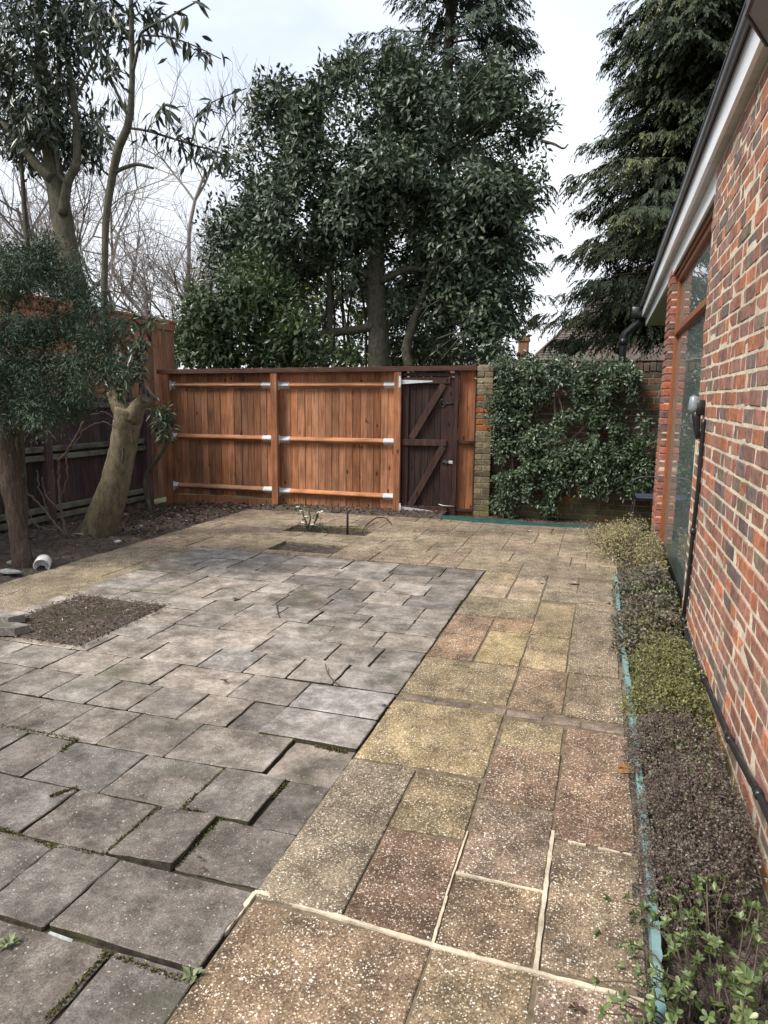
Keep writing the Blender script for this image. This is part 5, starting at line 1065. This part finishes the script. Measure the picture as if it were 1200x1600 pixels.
def mossclumps(pts, n, rad, name='moss'):
    P = np.array([pts[i] for i in rng.integers(0, len(pts), n)])+np.c_[rng.normal(0, rad, (n, 2)), rng.uniform(-.004, .004, n)]
    D = unit(rdir(n)*.7+np.array([0, 0, .6])); leafmesh(name, P, D, rdir(n), rng.uniform(.006, .013, n), rng.uniform(.005, .010, n), T['moss'], rng.uniform(0, 1, n), .2, 0, 'stuff', None, name)
def seg(p, q, n=30): return [np.array(p)+(np.array(q)-np.array(p))*t for t in np.linspace(0, 1, n)]
jl = []
for p, q in (((0, 1295), (80, 1322)), ((80, 1322), (160, 1335)), ((162, 1335), (250, 1262)), ((350, 1203), (285, 1262)), ((495, 1165), (540, 1175)), ((165, 1490), (75, 1590)), ((275, 1355), (345, 1277)), ((5, 1133), (120, 1155)), ((80, 1244), (120, 1230)), ((120, 1155), (95, 1175)), ((444, 1225), (425, 1245)), ((165, 1489), (285, 1530)), ((285, 1262), (345, 1280))):
    jl += [np.r_[gp(*p)[:2]+(gp(*q)[:2]-gp(*p)[:2])*t, -.004] for t in np.linspace(0, 1, 24)]
mossclumps(jl, 3000, .0045)
pm = [gp(u, v) for u in range(450, 560, 6) for v in (823, 826, 829)]; mossclumps(pm, 3000, .03)
pm = [np.r_[gp(u, v)[:2], .03] for u, v in ((245, 795), (260, 800), (230, 808), (215, 815), (280, 790))]; mossclumps(pm, 1600, .10)
# weeds
def weed(u, v, label, s=1.0, k=9):
    c = gp(u, v); w = thing('weed', label, 'weed', tuple(c), 'green weeds in the slab joints'); P = np.repeat(c[None]+np.array([[0, 0, .003]]), k, 0)+rng.normal(0, .004, (k, 3)); a = np.arange(k)*2.4
    D = np.stack([np.cos(a), np.sin(a), rng.uniform(.2, .9, k)], 1); leafmesh('leaves', P, D, np.tile([0, 0, 1.0], (k, 1)), rng.uniform(.025, .05, k)*s, rng.uniform(.011, .018, k)*s, T['weed leaf'], rng.uniform(0, 1, k), .15, .2, None, w, 'leaf_rosette')
weed(303, 1527, 'small green weed where grey slabs meet the tan path', 1.0, 12); weed(12, 1478, 'small green weed at the bottom left picture edge', 1.1, 10)
weed(368, 937, 'tiny green weed in the middle of the grey slabs', 1.1, 12); weed(590, 858, 'tiny weed beside the small soil hole', .8, 7)
# ---- rose in its square hole, stake, tube
rp = thing('rose_bush', 'small white flowered rose in the mossy planting hole by the fence', 'rose', tuple(gp(480, 828)))
YR = gp(480, 828)[1]; stm = []
for sp in ([(482, 830, 1.6), (478, 815, 1.4), (472, 800, 1.2), (466, 792, 1)], [(484, 830, 1.6), (492, 815, 1.4), (496, 804, 1.1), (500, 797, .9)], [(480, 828, 1.4), (485, 810, 1.1), (482, 797, .9)], [(486, 830, 1.2), (500, 820, 1), (508, 828, .8)]): pxlimb(rp, 'stem', sp, YR, T['green bark'], 5); stm += [ony(s[0], s[1], YR) for s in sp[1:]]
n = 110; P = np.array([stm[i] for i in rng.integers(0, len(stm), n)])+rng.normal(0, .03, (n, 3)); leafmesh('leaves', P, rdir(n), unit(rdir(n)+np.array([0, -.4, .8])), rng.uniform(.025, .05, n), rng.uniform(.015, .028, n), T['ivy leaf'], rng.uniform(.4, 1, n), parent=rp, oname='foliage')
for u, v in ((465, 793), (478, 808), (473, 817), (498, 801), (503, 800), (488, 820), (470, 799)):
    c = ony(u, v, YR-.03); k = 9; a = np.arange(k)*2.4; leafmesh('flower', np.repeat(c[None], k, 0), np.stack([np.cos(a), np.sin(a)-.5, rng.uniform(.1, .8, k)], 1), np.tile([0, -.5, 1.0], (k, 1)), .026, .02, T['white petal'], rng.uniform(0, 1, k), .2, .1, None, rp, 'flower')
st_ = gp(543, 834); k_ = thing('garden_stake', 'short black stake standing in the planting hole behind the rose', 'stake', tuple(st_)); m = M(); m.tube([st_+(0, 0, -.05), st_+(0, 0, .20), st_+(0, 0, .235)], [.013, .013, .010], 8); m.build('shaft', T['black plastic'], k_, True); m = M(); m.tube([st_+(0, 0, .235), st_+(0, 0, .255)], [.018, .015], 8); m.build('cap', T['black plastic'], k_, True)
tp = [np.r_[gp(u, v)[:2], z] for u, v, z in ((565, 833, .0), (575, 822, .03), (590, 815, .05), (603, 814, .03), (612, 820, .004))]; m = M(); m.tube(spline(tp, 6), .007, 6); tag(m.build('hose', T['black plastic'], None, True), 'thin black hose looping over the slabs beside the stake', 'hose')
# broken crock, shards, stones
c = np.r_[gp(70, 886)[:2], .045]; m = M(); m.lathe((0, 0, 0), [(.0, .0), (.058, 0), (.066, .02), (.07, .115), (.062, .115), (.055, .02), (0, .016)], 18); m.V = [tuple((np.array(p)@np.array(Matrix.Rotation(1.9, 3, 'X') @ Matrix.Rotation(.5, 3, 'Y')).T)+c+(0, 0, .02)) for p in m.V]
cr = m.build('crock', T['white crockery'], None, True); tag(cr, 'white cylindrical crock lying on its side on the soil near the yew', 'crock')
def shard(u, v, pts, name, label, cat, mat, z=.03, th=.014, group=None, ang=0):
    c = gp(u, v); m = M(); P = [np.array([x*math.cos(ang)-y*math.sin(ang), x*math.sin(ang)+y*math.cos(ang), rng.normal(0, .006)])+c+(0, 0, z) for x, y in pts]; m.prism(P, (0, 0, th)); o = m.build(name, mat, None); tag(o, label, cat, group)
SH = T['slate shard']
shard(15, 900, [(-.09, -.05), (.05, -.06), (.11, .02), (.02, .07), (-.07, .04)], 'slate_piece', 'pale slate piece lying on the soil at the left edge below the yew trunk', 'slate', SH)
shard(22, 887, [(-.05, -.03), (.06, -.02), (.05, .03), (-.04, .04)], 'slate_piece', 'smaller slate chip behind the pale slate piece at the left edge', 'slate', SH, .04)
shard(125, 842, [(-.05, -.015), (.05, -.02), (.06, .012), (-.04, .02)], 'slate_piece', 'thin pale shard at the left foot of the pollarded trunk', 'shard', T['white crockery'], .05, .01)
shard(150, 842, [(-.045, -.015), (.045, -.012), (.05, .016), (-.04, .018)], 'slate_piece', 'thin pale shard at the right foot of the pollarded trunk', 'shard', T['white crockery'], .05, .01, None, .4)
shard(185, 852, [(-.03, -.025), (.03, -.02), (.015, .03), (-.02, .025)], 'slate_piece', 'small white shard lying at the edge of the tan slabs', 'shard', T['white crockery'], .04, .012)
shard(10, 972, [(-.14, -.07), (.10, -.08), (.16, .0), (.08, .08), (-.12, .07)], 'loose_stone', 'loose grey stone slab on the left edge above the soil square, upper one', 'stone', GREY, .01, .05)
shard(5, 990, [(-.16, -.07), (.12, -.06), (.17, .02), (.05, .07), (-.14, .06)], 'loose_stone', 'loose grey stone slab on the left edge beside the soil square, lower one', 'stone', GREY, .005, .05, None, .2)
shard(95, 1464, [(-.045, -.003), (.04, -.004), (.042, .002), (-.04, .003)], 'crockery_shard', 'white sliver wedged under the raised slab edge at bottom left', 'shard', T['slate shard'], -.004, .008, None, -.05)
# fallen leaves on the paving
fl = leafm('fallen leaf', [(0, (.30, .24, .17)), (1, (.42, .36, .27))], .7, .2, 0)
for u, v, lab, s in ((842, 911, 'pale curled leaf on the tan path, nearest the purple shrub of a loose trio', .06), (874, 924, 'pale curled leaf on the tan path, middle of a loose trio', .05), (899, 914, 'pale curled leaf on the tan path, farthest right of a loose trio', .07), (828, 832, 'pale leaf on the slabs in front of the climbing shrub', .06)):
    c = gp(u, v); k = 5; P = np.repeat(c[None]+(0, 0, .012), k, 0); a = np.linspace(-.9, .9, k)+rng.uniform(0, 6); D = np.stack([np.cos(a), np.sin(a), rng.uniform(-.05, .25, k)], 1); lo = leafmesh('fallen_leaf', P, D, np.tile([0, 0, 1.0], (k, 1)), s*rng.uniform(.7, 1, k), s*.5, fl, rng.uniform(0, 1, k), .2, .15, None, None, 'fallen_leaf'); tag(lo, lab, 'leaf', 'fallen leaves on the paving')
dk = T['dead leaf']
for u, v, lab, s in ((601, 1106, 'dark leaf scrap at the boundary of grey slabs and tan path', .03), (350, 1066, 'dark leaf scrap on the grey slabs left of centre', .035), (312, 1345, 'dark crumb beside the raised grey slab', .02), (318, 1362, 'dark crumb lower beside the raised grey slab', .016), (900, 1580, 'dark leaf scrap at the bottom of the tan path', .03), (690, 892, 'dark crumb on the far grey slabs', .03), (648, 832, 'dark leaf scrap before the gate', .04)):
    c = gp(u, v); k = 4; P = np.repeat(c[None]+(0, 0, .010), k, 0); a = np.arange(k)*1.9; D = np.stack([np.cos(a), np.sin(a), rng.uniform(.0, .5, k)], 1); lo = leafmesh('leaf_scrap', P, D, np.tile([0, 0, 1.0], (k, 1)), s*rng.uniform(.6, 1, k), s*.5, dk, rng.uniform(0, .3, k), .25, .1, None, None, 'leaf_scrap'); tag(lo, lab, 'leaf', 'dark scraps on the paving')
rk = thing('brick_scrap', 'small broken orange brick scrap lying by the teal edging', 'brick', tuple(gp(978, 1207))); m = M(); c = gp(978, 1207); m.box(c[0]-.03, c[0]+.03, c[1]-.02, c[1]+.02, .0, .025, .008, jit=.004); m.build('scrap', T['garden brick'], rk, color=(.5, .18, .1))
tg = M(); tp = [np.r_[gp(u, v)[:2], z] for u, v, z in ((508, 1045, .03), (512, 1055, .012), (522, 1066, .008), (533, 1074, .006))]; tg.tube(spline(tp, 5), .003, 5); tag(tg.build('fallen_twig', T['twig'], None, True), 'thin fallen twig lying on the grey slabs near the tan path', 'twig')
tg = M(); tg.tube(spline([np.r_[gp(u, v)[:2], .006] for u, v in ((432, 945), (434, 958), (437, 966))], 4), .004, 5); tag(tg.build('fallen_twig', T['twig'], None, True), 'short bent twig lying on the grey slabs farther off near their middle', 'twig')
# ---- metal chair in the porch behind the pier
cx, cy = .58, 8.84; ch = thing('metal_chair', 'black metal garden chair half hidden behind the brick pier', 'chair', (cx, cy, 0)); IR = T['black iron']
def ctube(name, pts, r=.010): m = M(); m.tube(spline([np.array(p)+(cx, cy, 0) for p in pts], 5), r, 8); return m.build(name, IR, ch, True)
m = M(); m.box(cx-.21, cx+.24, cy-.20, cy+.20, .405, .425, .008); m.build('seat', T['chair seat'], ch)
for sx, sy in ((-1, -1), (-1, 1), (1, -1), (1, 1)): ctube('leg', [(sx*.19, sy*.18, .41), (sx*.21, sy*.19, .22), (sx*.25, sy*.21, .0)])
for sy in (-1, 1): ctube('armrest', [(-.20, sy*.21, .42), (-.24, sy*.23, .55), (-.20, sy*.23, .64), (-.05, sy*.23, .665), (.22, sy*.22, .66)], .011)
ctube('back_frame', [(.22, -.2, .42), (.28, -.2, .75), (.30, 0, .86), (.28, .2, .75), (.22, .2, .42)], .011)
m = M(); m.box(cx+.235, cx+.25, cy-.18, cy+.18, .5, .76, .006); m.build('backrest', T['chair seat'], ch)
print('objects', len(bpy.data.objects), 'tris', sum(len(o.data.polygons) for o in bpy.data.objects if o.type == 'MESH'))
